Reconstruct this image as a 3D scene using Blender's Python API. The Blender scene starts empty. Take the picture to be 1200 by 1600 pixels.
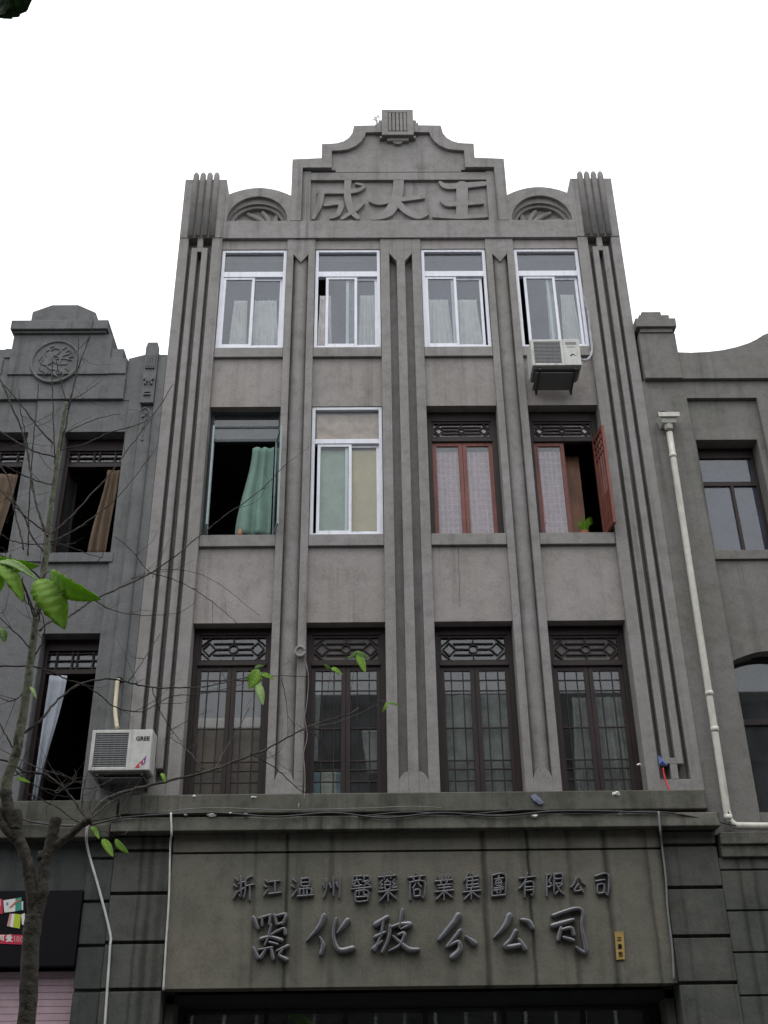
import bpy, bmesh, math, random
from mathutils import Vector, Matrix
random.seed(7)
S = bpy.context.scene
C = S.collection

# ------------------------------------------------------------------ camera
PITCH, YAW, ROLL = 0.51358213, 0.01360106, -0.01342441
FPX = 1750.0                       # focal length in pixels of the 1200x1600 photograph
CAM = Vector((-0.54, -14.5, 1.6))
_f = Vector((math.sin(YAW)*math.cos(PITCH), math.cos(YAW)*math.cos(PITCH), math.sin(PITCH)))
_r0 = Vector((math.cos(YAW), -math.sin(YAW), 0))
_u0 = _r0.cross(_f)
_r = math.cos(ROLL)*_r0 + math.sin(ROLL)*_u0
_u = -math.sin(ROLL)*_r0 + math.cos(ROLL)*_u0
cam = bpy.data.cameras.new('camera')
cam.sensor_fit = 'VERTICAL'; cam.sensor_height = 24; cam.lens = FPX/1600*24
cam.clip_end = 500
co = bpy.data.objects.new('camera', cam); C.objects.link(co)
m = Matrix.Identity(4)
for i in range(3):
    m[i][0] = _r[i]; m[i][1] = _u[i]; m[i][2] = -_f[i]; m[i][3] = CAM[i]
co.matrix_world = m
S.camera = co

# ------------------------------------------------------------------ sky, sun, exposure
SUN_EL, SUN_AZ = math.radians(70), math.radians(195)
w = bpy.data.worlds.new('World'); S.world = w; w.use_nodes = True
nt = w.node_tree; bg = nt.nodes['Background']
sky = nt.nodes.new('ShaderNodeTexSky'); sky.sky_type = 'NISHITA'; sky.sun_disc = False
sky.sun_elevation = SUN_EL; sky.sun_rotation = SUN_AZ; sky.dust_density = 4
hs = nt.nodes.new('ShaderNodeHueSaturation'); hs.inputs['Saturation'].default_value = 0.35
mx = nt.nodes.new('ShaderNodeMix'); mx.data_type = 'RGBA'; mx.inputs[0].default_value = 0.75
mx.inputs[7].default_value = (10.2, 10.5, 11.0, 1)      # the even white of the cloud cover
nt.links.new(sky.outputs[0], hs.inputs['Color']); nt.links.new(hs.outputs[0], mx.inputs[6])
# overcast dome: brighter overhead than at the horizon
tg = nt.nodes.new('ShaderNodeTexCoord'); sz = nt.nodes.new('ShaderNodeSeparateXYZ'); mr = nt.nodes.new('ShaderNodeMapRange')
mr.inputs[3].default_value = 0.78; mr.inputs[4].default_value = 1.36; mr.inputs[2].default_value = 1.0
nt.links.new(tg.outputs['Generated'], sz.inputs[0]); nt.links.new(sz.outputs[2], mr.inputs[0])
ml = nt.nodes.new('ShaderNodeVectorMath'); ml.operation = 'SCALE'
nt.links.new(mx.outputs[2], ml.inputs[0]); nt.links.new(mr.outputs[0], ml.inputs['Scale'])
nt.links.new(ml.outputs[0], bg.inputs[0]); bg.inputs[1].default_value = 0.10
sl = bpy.data.lights.new('sun', 'SUN'); sl.energy = 0.6; sl.angle = math.radians(40); sl.color = (1, .97, .92)
so = bpy.data.objects.new('sun', sl); C.objects.link(so)
sd = Vector((math.sin(SUN_AZ)*math.cos(SUN_EL), math.cos(SUN_AZ)*math.cos(SUN_EL), math.sin(SUN_EL)))
so.rotation_euler = sd.to_track_quat('Z', 'Y').to_euler()
S.view_settings.view_transform = 'Standard'; S.view_settings.look = 'None'
S.view_settings.exposure = 0.8; S.view_settings.gamma = 1
S.cycles.max_bounces = 8; S.cycles.transparent_max_bounces = 16

# ------------------------------------------------------------------ measuring: photo pixel -> point on the plane y = Y
def P3(px, py, Y=0.0):
    d = (px-600)*_r - (py-800)*_u + FPX*_f
    return CAM + d*((Y-CAM.y)/d.y)
def W(px, py, Y=0.0):
    p = P3(px, py, Y); return p.x, p.z
def Zf(py, Y=0.0, px=600): return P3(px, py, Y).z

# ------------------------------------------------------------------ materials
def newmat(name, col, rough=.7, metal=0, spec=.5):
    m = bpy.data.materials.new(name); m.use_nodes = True
    b = m.node_tree.nodes['Principled BSDF']
    b.inputs['Base Color'].default_value = (*col, 1); b.inputs['Roughness'].default_value = rough
    b.inputs['Metallic'].default_value = metal; b.inputs['Specular IOR Level'].default_value = spec
    return m, m.node_tree, b
def N(t, typ, **kw):
    n = t.nodes.new(typ)
    for k, v in kw.items(): setattr(n, k, v)
    return n
def mathn(t, op, a, b=None, clamp=False):
    n = N(t, 'ShaderNodeMath', operation=op); n.use_clamp = clamp
    for i, v in enumerate((a, b)):
        if v is None: continue
        if isinstance(v, (int, float)): n.inputs[i].default_value = v
        else: t.links.new(v, n.inputs[i])
    return n.outputs[0]
def noise(t, scale, detail=5, rough=.55, vec=None, sc=None, off=(0, 0, 0)):
    n = N(t, 'ShaderNodeTexNoise'); n.inputs['Scale'].default_value = scale
    n.inputs['Detail'].default_value = detail; n.inputs['Roughness'].default_value = rough
    g = vec or N(t, 'ShaderNodeNewGeometry').outputs['Position']
    mp = N(t, 'ShaderNodeMapping'); mp.inputs['Scale'].default_value = sc or (1, 1, 1)
    mp.inputs['Location'].default_value = off
    t.links.new(g, mp.inputs[0]); t.links.new(mp.outputs[0], n.inputs['Vector'])
    return n.outputs[0]
def ramp(t, fac, stops):
    n = N(t, 'ShaderNodeValToRGB'); e = n.color_ramp.elements
    e[0].position = stops[0][0]; e[1].position = stops[-1][0]
    for p, c in stops[1:-1]: e.new(p)
    for i, (p, c) in enumerate(stops):
        e[i].position = p; e[i].color = (c, c, c, 1) if isinstance(c, (int, float)) else (*c, 1)
    t.links.new(fac, n.inputs[0]); return n.outputs[0]
def mixc(t, fac, a, b, mode='MIX'):
    n = N(t, 'ShaderNodeMix', data_type='RGBA', blend_type=mode)
    for i, v in ((0, fac), (6, a), (7, b)):
        if isinstance(v, (int, float)): n.inputs[i].default_value = v
        elif isinstance(v, tuple): n.inputs[i].default_value = (*v, 1)
        else: t.links.new(v, n.inputs[i])
    return n.outputs[2]
def bump(t, b, h, strength=.3, dist=.01):
    n = N(t, 'ShaderNodeBump'); n.inputs['Strength'].default_value = strength; n.inputs['Distance'].default_value = dist
    t.links.new(h, n.inputs['Height']); t.links.new(n.outputs[0], b.inputs['Normal'])

def stucco(name, base, tint, streak=.3, blotch=.25, moss=0.0, dips=None, lo=.52, hi=.72):
    """weathered cement render: blotches, run-off streaks, grain; dips = run-off lines at given x"""
    m, t, b = newmat(name, base, .92, 0, .2)
    big = noise(t, .9, 7, .6)
    mid = noise(t, 5, 6, .65, off=(3, 1, 7))
    c = mixc(t, ramp(t, big, [(.3, 0), (.7, 1)]), base, tint)
    c = mixc(t, 1.0, c, ramp(t, mid, [(.25, 1-blotch), (.5, 1.0), (.8, 1+blotch*.5)]), 'MULTIPLY')
    sn = noise(t, 1, 5, .6, sc=(7, 7, .22))
    sm = noise(t, 1, 3, .5, sc=(1.5, 1.5, .6), off=(9, 2, 4))
    sf = mathn(t, 'MULTIPLY', ramp(t, sn, [(lo, 0), (hi, 1)]), ramp(t, sm, [(.4, .15), (.65, 1)]))
    c = mixc(t, mathn(t, 'MULTIPLY', sf, streak), c, (.018, .019, .017))
    if moss:
        mo = noise(t, 2.2, 8, .7, sc=(1, 1, .8), off=(1, 5, 2))
        c = mixc(t, mathn(t, 'MULTIPLY', ramp(t, mo, [(.5, 0), (.68, 1)]), moss), c, (.03, .034, .022))
    if dips:
        g = N(t, 'ShaderNodeNewGeometry').outputs['Position']
        sp = N(t, 'ShaderNodeSeparateXYZ'); t.links.new(g, sp.inputs[0])
        wob = noise(t, 2.5, 3, .5, sc=(.2, 1, 1.2))
        x = mathn(t, 'ADD', sp.outputs[0], mathn(t, 'MULTIPLY', mathn(t, 'SUBTRACT', wob, .5), .05))
        x = mathn(t, 'DIVIDE', mathn(t, 'ADD', x, 4.6), 9.2)
        st = [(0, 0)]
        for (xx, hw, k) in sorted(dips):
            p = (xx+4.6)/9.2; h = hw/9.2
            st += [(p-h, 0), (p, k), (p+h, 0)]
        st += [(1, 0)]
        rr = ramp(t, x, st)
        fade = noise(t, 1, 3, .5, sc=(2.5, 1, 1.1), off=(4, 4, 1.5))
        c = mixc(t, mathn(t, 'MULTIPLY', rr, ramp(t, fade, [(.25, .5), (.55, 1)])), c, (.012, .013, .012))
    t.links.new(c, b.inputs['Base Color'])
    c = mixc(t, 1.0, c, ramp(t, noise(t, 38, 5, .75, off=(5, 5, 5)), [(.3, .80), (.5, 1.0), (.72, 1.12)]), 'MULTIPLY')
    t.links.new(c, b.inputs['Base Color'])
    gr = noise(t, 55, 4, .7); gr2 = noise(t, 7, 6, .65)
    bump(t, b, mathn(t, 'ADD', mathn(t, 'MULTIPLY', gr, .4), gr2), .4, .02)
    return m

DIPS = [(X, h, k) for X, h, k in ((-2.02, .03, .45), (-1.62, .035, .9), (-1.06, .03, .7), (-1.5, .02, .35), (.84, .06, .95), (1.4, .03, .8),
        (1.92, .035, .8), (1.50, .02, .4), (2.30, .025, .45), (2.38, .05, .75), (2.86, .03, .8), (3.12, .07, .9), (-2.95, .03, .9), (-3.12, .05, .8), (-3.42, .07, .55))][:10]
M = {}
M['stucco'] = stucco('grey_cement_render', (.250, .236, .231), (.204, .197, .180), .5, .26)
M['stucco_pale'] = stucco('grey_cement_render_infill', (.292, .264, .260), (.240, .226, .204), .4, .22)
M['stucco_left'] = stucco('blue_grey_cement_render', (.152, .150, .152), (.114, .117, .114), .55, .28)
M['stucco_right'] = stucco('brown_grey_cement_render', (.178, .168, .160), (.140, .138, .120), .5, .24)
M['sign'] = stucco('streaked_cement_fascia', (.152, .139, .112), (.110, .111, .090), .45, .25, .12,  # streaked dirty cement; base also darkened to stand in for dim street-level light
                   [(-1.62, .03, 1), (-1.06, .03, .95), (-2.02, .02, .7), (.84, .055, 1), (1.40, .028, 1), (1.92, .03, 1), (2.38, .055, .9), (2.90, .03, .9), (3.10, .06, 1)], .5, .7)
M['quoin'] = stucco('stained_cement_blocks', (.096, .092, .080), (.062, .070, .062), .7, .3, .25,
                    [(-3.32, .05, .8), (-3.18, .03, .9), (-3.45, .03, .5), (3.3, .03, .4), (4.05, .03, .8), (4.25, .04, .7)], .5, .68)
M['quoin_left'] = stucco('stained_dark_cement', (.066, .069, .068), (.047, .051, .049), .6, .3, .3, None, .5, .68)
M['grime'] = stucco('black_stained_concrete', (.125, .120, .102), (.078, .078, .064), .9, .4, .5, None, .45, .66)

def wood(name, a, bcol, rough=.55):
    m, t, b = newmat(name, a, rough, 0, .35)
    n1 = noise(t, 1, 6, .65, sc=(26, 26, 1.6)); n2 = noise(t, 3, 5, .6)
    c = mixc(t, ramp(t, n1, [(.35, 0), (.65, 1)]), a, bcol)
    c = mixc(t, 1.0, c, ramp(t, n2, [(.3, .65), (.7, 1.2)]), 'MULTIPLY')
    t.links.new(c, b.inputs['Base Color']); bump(t, b, n1, .25, .004); return m
M['wood_dark'] = wood('dark_brown_painted_wood', (.014, .008, .0075), (.026, .012, .011))
M['wood_red'] = wood('red_brown_varnished_wood', (.13, .038, .028), (.19, .060, .040), .5)
M['wood_mid'] = wood('orange_brown_board', (.20, .085, .045), (.26, .12, .07), .5)

def rough_paint(name, col, rough=.5, var=.15, spec=.4, bmp=0.1, scale=8, grime=0):
    m, t, b = newmat(name, col, rough, 0, spec)
    n1 = noise(t, scale, 6, .65)
    c = mixc(t, 1.0, col, ramp(t, n1, [(.25, 1-var), (.75, 1+var*.5)]), 'MULTIPLY')
    if grime:
        sn = mathn(t, 'MULTIPLY', ramp(t, noise(t, 1, 5, .65, sc=(16, 16, 1.6)), [(.48, 0), (.7, 1)]), ramp(t, noise(t, 4, 5, .7, off=(8, 8, 8)), [(.4, .2), (.65, 1)]))
        c = mixc(t, mathn(t, 'MULTIPLY', sn, grime), c, (.10, .085, .06))
    t.links.new(c, b.inputs['Base Color'])
    if bmp: bump(t, b, n1, bmp, .004)
    return m
M['alu'] = rough_paint('white_aluminium', (.66, .67, .72), .35, .1, grime=.35)
M['teal'] = rough_paint('pale_green_steel', (.26, .32, .32), .45, .25)
M['teal_dark'] = rough_paint('dark_green_steel', (.045, .058, .060), .5, .3)
M['ac'] = rough_paint('off_white_enamel', (.47, .47, .44), .4, .18, grime=.55)
M['ac_grey'] = rough_paint('grey_grille_plastic', (.16, .162, .16), .5, .2)
M['ac_dark'] = rough_paint('dark_fan_cavity', (.04, .042, .045), .7, .2)
M['pvc'] = rough_paint('cream_plastic_pipe', (.50, .49, .43), .4, .2, grime=.5)
M['pvc_yellow'] = rough_paint('yellowed_plastic_hose', (.52, .46, .32), .5, .25)
M['cable_w'] = rough_paint('dirty_white_cable', (.48, .48, .46), .5, .3)
M['hose_tape'] = rough_paint('grey_hose_tape', (.30, .30, .33), .6, .45)
M['cable_grey'] = rough_paint('grey_cable', (.17, .17, .165), .6, .3)
M['cable_k'] = rough_paint('black_cable', (.02, .02, .022), .5, .2)
M['letter'] = rough_paint('lead_grey_letter_paint', (.098, .098, .106), .24, .3, .7, .2, 14)
M['dark'] = rough_paint('dim_interior_plaster', (.17, .16, .15), .9, .3)
M['shopdark'] = rough_paint('dark_green_shop_lining', (.02, .024, .022), .7, .3)
M['black'] = rough_paint('black_sign_board', (.006, .006, .008), .5, .2, .12)
M['red'] = rough_paint('red_vinyl', (.42, .02, .05), .5, .15)
M['white'] = rough_paint('white_vinyl', (.58, .58, .54), .5, .1)
M['tealv'] = rough_paint('teal_vinyl', (.03, .22, .17), .5, .1)
M['lime'] = rough_paint('lime_vinyl', (.36, .42, .02), .5, .1)
M['pinkv'] = rough_paint('dusty_pink_vinyl', (.45, .22, .21), .5, .1)
M['bluev'] = rough_paint('blue_vinyl', (.12, .14, .40), .5, .1)
M['magenta'] = rough_paint('magenta_purple_sticker', (.16, .03, .22), .5, .1)
M['shutter'] = rough_paint('pinkish_painted_steel', (.40, .29, .32), .5, .2)
M['plaque'] = rough_paint('yellow_ochre_plaque', (.34, .23, .07), .5, .35)
M['rag'] = rough_paint('blue_cloth', (.10, .16, .34), .9, .3)
M['ribbon'] = rough_paint('red_ribbon', (.55, .03, .03), .7, .2)
M['slate'] = rough_paint('slate_blue_cloth', (.13, .14, .20), .9, .3)
M['paper'] = rough_paint('scrap_paper', (.62, .60, .56), .9, .2)
M['terracotta'] = rough_paint('terracotta', (.36, .15, .08), .8, .2)
M['boxblue'] = rough_paint('pale_blue_box', (.26, .42, .50), .7, .2)
M['boxwhite'] = rough_paint('white_carton', (.58, .58, .52), .8, .2)
M['asphalt'] = rough_paint('asphalt', (.05, .05, .052), .9, .3, .3, .4, 30)
M['paving'] = rough_paint('concrete_paving', (.085, .083, .078), .9, .3, .3, .3, 12)
M['opp'] = stucco('opposite_render', (.08, .076, .072), (.06, .058, .055), .4, .25)

def fabric(name, col, fold=.12, trans=.35):
    m, t, b = newmat(name, col, .9, 0, .1)
    n1 = noise(t, 5, 4, .6)
    c = mixc(t, 1.0, col, ramp(t, n1, [(.3, 1-fold), (.7, 1+fold)]), 'MULTIPLY')
    t.links.new(c, b.inputs['Base Color'])
    tr = N(t, 'ShaderNodeBsdfTranslucent'); t.links.new(c, tr.inputs[0])
    ms = N(t, 'ShaderNodeMixShader'); ms.inputs[0].default_value = trans
    t.links.new(b.outputs[0], ms.inputs[1]); t.links.new(tr.outputs[0], ms.inputs[2])
    t.links.new(ms.outputs[0], t.nodes['Material Output'].inputs[0]); return m
M['cur_white'] = fabric('sheer_white_curtain', (.80, .77, .76), .12, .2)
M['cur_pink'] = fabric('pink_white_lace', (.74, .58, .62), .1, .1)
M['cur_blue'] = fabric('blue_white_curtain', (.40, .43, .48))
M['cur_green'] = fabric('pale_green_curtain', (.22, .34, .285))
M['cur_green2'] = fabric('grey_green_curtain', (.33, .40, .34), .12, .1)
M['cur_tan'] = fabric('tan_curtain', (.17, .125, .088))
M['cur_beige'] = fabric('beige_blind', (.56, .45, .29), .06, .1)
M['cur_grey'] = fabric('grey_white_sheet', (.31, .31, .30), .35, .1)
M['cur_rust'] = fabric('rust_brown_cloth', (.50, .36, .30), .3, .1)
M['cur_brown'] = fabric('brown_cloth', (.26, .20, .16), .2, .1)
def lace():
    m, t, b = newmat('mauve_lace', (.5, .38, .43), .9, 0, .1)
    g = N(t, 'ShaderNodeNewGeometry').outputs['Position']
    sp = N(t, 'ShaderNodeSeparateXYZ'); t.links.new(g, sp.inputs[0])
    a = mathn(t, 'ABSOLUTE', mathn(t, 'SINE', mathn(t, 'MULTIPLY', sp.outputs[0], 42)))
    c2 = mathn(t, 'ABSOLUTE', mathn(t, 'SINE', mathn(t, 'MULTIPLY', sp.outputs[2], 30)))
    gr = mathn(t, 'MAXIMUM', ramp(t, a, [(.86, 0), (.97, 1)]), ramp(t, c2, [(.93, 0), (.99, .8)]))
    n1 = noise(t, 16, 5, .7)
    c = mixc(t, mathn(t, 'MULTIPLY', gr, .38), (.37, .235, .29), (.58, .48, .54))
    c = mixc(t, 1.0, c, ramp(t, n1, [(.3, .75), (.7, 1.2)]), 'MULTIPLY')
    t.links.new(c, b.inputs['Base Color']); return m
M['lace'] = lace()

def glass(name, ior=1.55, tint=.92, rough=.01, dirt=.06, dcol=(.35, .36, .37)):
    m, t, b = newmat(name, (1, 1, 1), .1)
    t.nodes.remove(b)
    lw = N(t, 'ShaderNodeLayerWeight'); lw.inputs[0].default_value = .5; f0 = ((ior-1)/(ior+1))**2
    fr = mathn(t, 'ADD', mathn(t, 'MULTIPLY', mathn(t, 'POWER', lw.outputs['Facing'], 5), 1-f0), f0)
    tr = N(t, 'ShaderNodeBsdfTransparent'); tr.inputs[0].default_value = (tint*.97, tint, tint*.99, 1)
    gl = N(t, 'ShaderNodeBsdfGlossy'); gl.inputs['Roughness'].default_value = rough
    df = N(t, 'ShaderNodeBsdfDiffuse'); df.inputs[0].default_value = (*dcol, 1)
    n1 = noise(t, 2.2, 5, .6)
    m1 = N(t, 'ShaderNodeMixShader'); m2 = N(t, 'ShaderNodeMixShader')
    t.links.new(mathn(t, 'MULTIPLY', ramp(t, n1, [(.3, .5), (.7, 1.5)]), dirt), m1.inputs[0])
    t.links.new(tr.outputs[0], m1.inputs[1]); t.links.new(df.outputs[0], m1.inputs[2])
    t.links.new(fr, m2.inputs[0]); t.links.new(m1.outputs[0], m2.inputs[1]); t.links.new(gl.outputs[0], m2.inputs[2])
    t.links.new(m2.outputs[0], t.nodes['Material Output'].inputs[0]); return m
M['glass'] = glass('window_glass', 1.45, .95, .02, .08)
M['glass_old'] = glass('old_dusty_glass', 1.65, .92, .02, .05)
M['glass_blue'] = glass('blue_tinted_glass', 1.7, .90, .02, .10, (.24, .25, .36))

def bark(name, a, bcol, dark):
    m, t, b = newmat(name, a, .85, 0, .25)
    n1 = noise(t, 9, 6, .7); n2 = noise(t, 22, 4, .6, off=(2, 2, 2)); n3 = noise(t, 14, 2, .4, sc=(1, 1, .6), off=(7, 1, 3))
    c = mixc(t, ramp(t, n1, [(.35, 0), (.65, 1)]), a, bcol)
    c = mixc(t, ramp(t, n3, [(.6, 0), (.66, .9)]), c, dark)
    t.links.new(c, b.inputs['Base Color']); bump(t, b, n2, .9, .02); return m
M['bark'] = bark('grey_green_bark', (.048, .043, .032), (.026, .023, .018), (.014, .012, .010))
M['bark_green'] = bark('smooth_green_bark', (.125, .132, .085), (.085, .090, .064), (.03, .028, .02))
M['twig'] = bark('dark_twig', (.026, .022, .022), (.060, .055, .042), (.010, .008, .009))
def leafm(name, col, tr):
    m, t, b = newmat(name, col, .62, 0, .25)
    n1 = noise(t, 22, 4, .6)
    c = mixc(t, 1.0, col, ramp(t, n1, [(.3, .75), (.7, 1.25)]), 'MULTIPLY')
    va = N(t, 'ShaderNodeAttribute'); va.attribute_name = 'vein'
    c = mixc(t, mathn(t, 'MULTIPLY', va.outputs['Fac'], .55), c, tuple(min(1, x*1.7+.05) for x in col))
    t.links.new(c, b.inputs['Base Color'])
    tb = N(t, 'ShaderNodeBsdfTranslucent'); t.links.new(mixc(t, mathn(t, 'MULTIPLY', va.outputs['Fac'], .6), tr, tuple(x*.45 for x in tr)), tb.inputs[0])
    ms = N(t, 'ShaderNodeMixShader'); ms.inputs[0].default_value = .45
    t.links.new(b.outputs[0], ms.inputs[1]); t.links.new(tb.outputs[0], ms.inputs[2])
    t.links.new(ms.outputs[0], t.nodes['Material Output'].inputs[0]); return m
M['leaf'] = leafm('green_leaf', (.155, .29, .022), (.31, .55, .035))
M['leaf_pale'] = leafm('pale_leaf_underside', (.24, .36, .13), (.30, .50, .12))
M['leaf_dark'] = leafm('dark_green_leaf', (.03, .06, .02), (.05, .10, .03))

# ------------------------------------------------------------------ mesh helpers
class MB:
    def __init__(s, xf=None): s.v = []; s.f = []; s.xf = xf
    def add(s, vs, fs):
        n = len(s.v)
        for p in vs:
            p = Vector(p); s.v.append(s.xf @ p if s.xf else p)
        s.f += [tuple(i+n for i in f) for f in fs]
    def box(s, x0, x1, y0, y1, z0, z1):
        if x0 > x1: x0, x1 = x1, x0
        if z0 > z1: z0, z1 = z1, z0
        s.add([(x0, y0, z0), (x1, y0, z0), (x1, y1, z0), (x0, y1, z0), (x0, y0, z1), (x1, y0, z1), (x1, y1, z1), (x0, y1, z1)],
              [(0, 1, 5, 4), (1, 2, 6, 5), (2, 3, 7, 6), (3, 0, 4, 7), (4, 5, 6, 7), (3, 2, 1, 0)]); return s
    def prism(s, poly, y0, y1):                    # polygon in x,z pushed along y
        n = len(poly)
        s.add([(x, y0, z) for x, z in poly]+[(x, y1, z) for x, z in poly],
              [tuple(range(n)), tuple(range(2*n-1, n-1, -1))]+[(i, i+n, (i+1) % n+n, (i+1) % n) for i in range(n)]); return s
    def prism_z(s, poly, z0, z1):                  # polygon in x,y pushed along z
        n = len(poly)
        s.add([(x, y, z0) for x, y in poly]+[(x, y, z1) for x, y in poly],
              [tuple(range(n)), tuple(range(2*n-1, n-1, -1))]+[(i, i+n, (i+1) % n+n, (i+1) % n) for i in range(n)]); return s
    def frame(s, x0, x1, z0, z1, wd, y0, y1, wb=None):
        wb = wb or wd
        s.box(x0, x0+wd, y0, y1, z0, z1); s.box(x1-wd, x1, y0, y1, z0, z1)
        s.box(x0+wd, x1-wd, y0, y1, z0, z0+wb); s.box(x0+wd, x1-wd, y0, y1, z1-wb, z1); return s
    def bar(s, a, b, wd, y0, y1):                  # flat bar in the x,z plane
        ax, az = a; bx, bz = b; L = math.hypot(bx-ax, bz-az); nx, nz = -(bz-az)/L*wd/2, (bx-ax)/L*wd/2
        s.prism([(ax-nx, az-nz), (bx-nx, bz-nz), (bx+nx, bz+nz), (ax+nx, az+nz)], y0, y1); return s
    def tube(s, pts, rad, n=8, cap=True):
        pts = [Vector(p) for p in pts]; R = rad if isinstance(rad, (list, tuple)) else [rad]*len(pts)
        vs = []; fs = []; prev = None
        for i, p in enumerate(pts):
            d = (pts[min(i+1, len(pts)-1)]-pts[max(i-1, 0)]).normalized()
            a = prev or (Vector((0, 0, 1)) if abs(d.z) < .9 else Vector((1, 0, 0)))
            u = (a - d*a.dot(d)).normalized(); prev = u; q = d.cross(u)
            vs += [p+(u*math.cos(k*2*math.pi/n)+q*math.sin(k*2*math.pi/n))*R[i] for k in range(n)]
        for i in range(len(pts)-1):
            for k in range(n): fs.append((i*n+k, i*n+(k+1) % n, (i+1)*n+(k+1) % n, (i+1)*n+k))
        if cap: fs += [tuple(range(n-1, -1, -1)), tuple(range((len(pts)-1)*n, len(pts)*n))]
        s.add(vs, fs); return s
    def build(s, name, mat, parent=None, bevel=0, smooth=False, solid=0):
        off = Vector(parent.get('_loc', (0, 0, 0))) if parent else Vector((0, 0, 0))
        me = bpy.data.meshes.new(name); me.from_pydata([p-off for p in s.v], [], s.f); me.validate()
        b = bmesh.new(); b.from_mesh(me); bmesh.ops.recalc_face_normals(b, faces=b.faces)
        big = [f for f in b.faces if len(f.verts) > 4]
        if big: bmesh.ops.triangulate(b, faces=big)
        b.to_mesh(me); b.free()
        if smooth:
            for p in me.polygons: p.use_smooth = True
        me.materials.append(M[mat] if isinstance(mat, str) else mat)
        o = bpy.data.objects.new(name, me); C.objects.link(o)
        if parent: o.parent = parent
        o['_loc'] = tuple(off)
        if solid:
            md = o.modifiers.new('thickness', 'SOLIDIFY'); md.thickness = solid
        if bevel:
            md = o.modifiers.new('edge', 'BEVEL'); md.width = bevel; md.segments = 2; md.limit_method = 'ANGLE'; md.angle_limit = math.radians(40)
        return o
def thing(name, loc, label, cat, group=None):
    o = bpy.data.objects.new(name, None); C.objects.link(o); o.location = loc; o['_loc'] = tuple(loc)
    o['label'] = label; o['category'] = cat
    if group: o['group'] = group
    return o
def tag(o, label, cat, group=None):
    o['label'] = label; o['category'] = cat
    if group: o['group'] = group
    return o
def structure(o): o['kind'] = 'structure'; return o
def smoothpath(pts, k=6):
    pts = [Vector(p) for p in pts]
    if len(pts) < 3: return pts
    out = []
    for i in range(len(pts)-1):
        a, b, c, d = pts[max(i-1, 0)], pts[i], pts[i+1], pts[min(i+2, len(pts)-1)]
        for j in range(k):
            t = j/k
            out.append(.5*((2*b)+(-a+c)*t+(2*a-5*b+4*c-d)*t*t+(-a+3*b-3*c+d)*t**3))
    out.append(pts[-1]); return out

# brush strokes for raised writing: widths vary along each stroke
def brush(mb, pts, wd, yf, depth, flat=False, k=5):
    pts = [Vector((p[0], 0, p[1])) for p in pts]
    n0 = len(pts); ws = wd if isinstance(wd, (list, tuple)) else [wd]*n0
    if len(ws) < n0: ws = [ws[0]+(ws[-1]-ws[0])*i/(n0-1) for i in range(n0)]
    P = smoothpath(pts, k) if n0 > 2 else [pts[0].lerp(pts[1], j/4) for j in range(5)]
    n = len(P); vs = []; fs = []
    sec = [(-.5, 0), (-.5, .55), (-.36, .88), (0, 1), (.36, .88), (.5, .55), (.5, 0)] if not flat else [(-.5, 0), (-.5, .94), (-.46, 1), (.46, 1), (.5, .94), (.5, 0)]
    ns = len(sec)
    dirs = [(P[min(i+1, n-1)]-P[max(i-1, 0)]).normalized() for i in range(n)]
    st = []
    for i in range(n):
        f = i/(n-1)*(n0-1); j = min(int(f), n0-2); st.append((P[i], dirs[i], ws[j]+(ws[j+1]-ws[j])*(f-j)))
    a0, d0, w0 = st[0]; a1, d1, w1 = st[-1]
    st = [(a0-d0*w0*.45, d0, w0*.45), (a0-d0*w0*.25, d0, w0*.85)]+st+[(a1+d1*w1*.25, d1, w1*.85), (a1+d1*w1*.45, d1, w1*.45)]
    for p, d, ww in st:
        q = Vector((-d.z, 0, d.x))
        for u, h in sec: vs.append((p.x+q.x*u*ww, yf-h*depth, p.z+q.z*u*ww))
    for i in range(len(st)-1):
        for k2 in range(ns-1): fs.append((i*ns+k2, i*ns+k2+1, (i+1)*ns+k2+1, (i+1)*ns+k2))
    fs += [tuple(range(ns)), tuple(range(len(st)*ns-1, (len(st)-1)*ns-1, -1))]
    mb.add(vs, fs)
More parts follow.
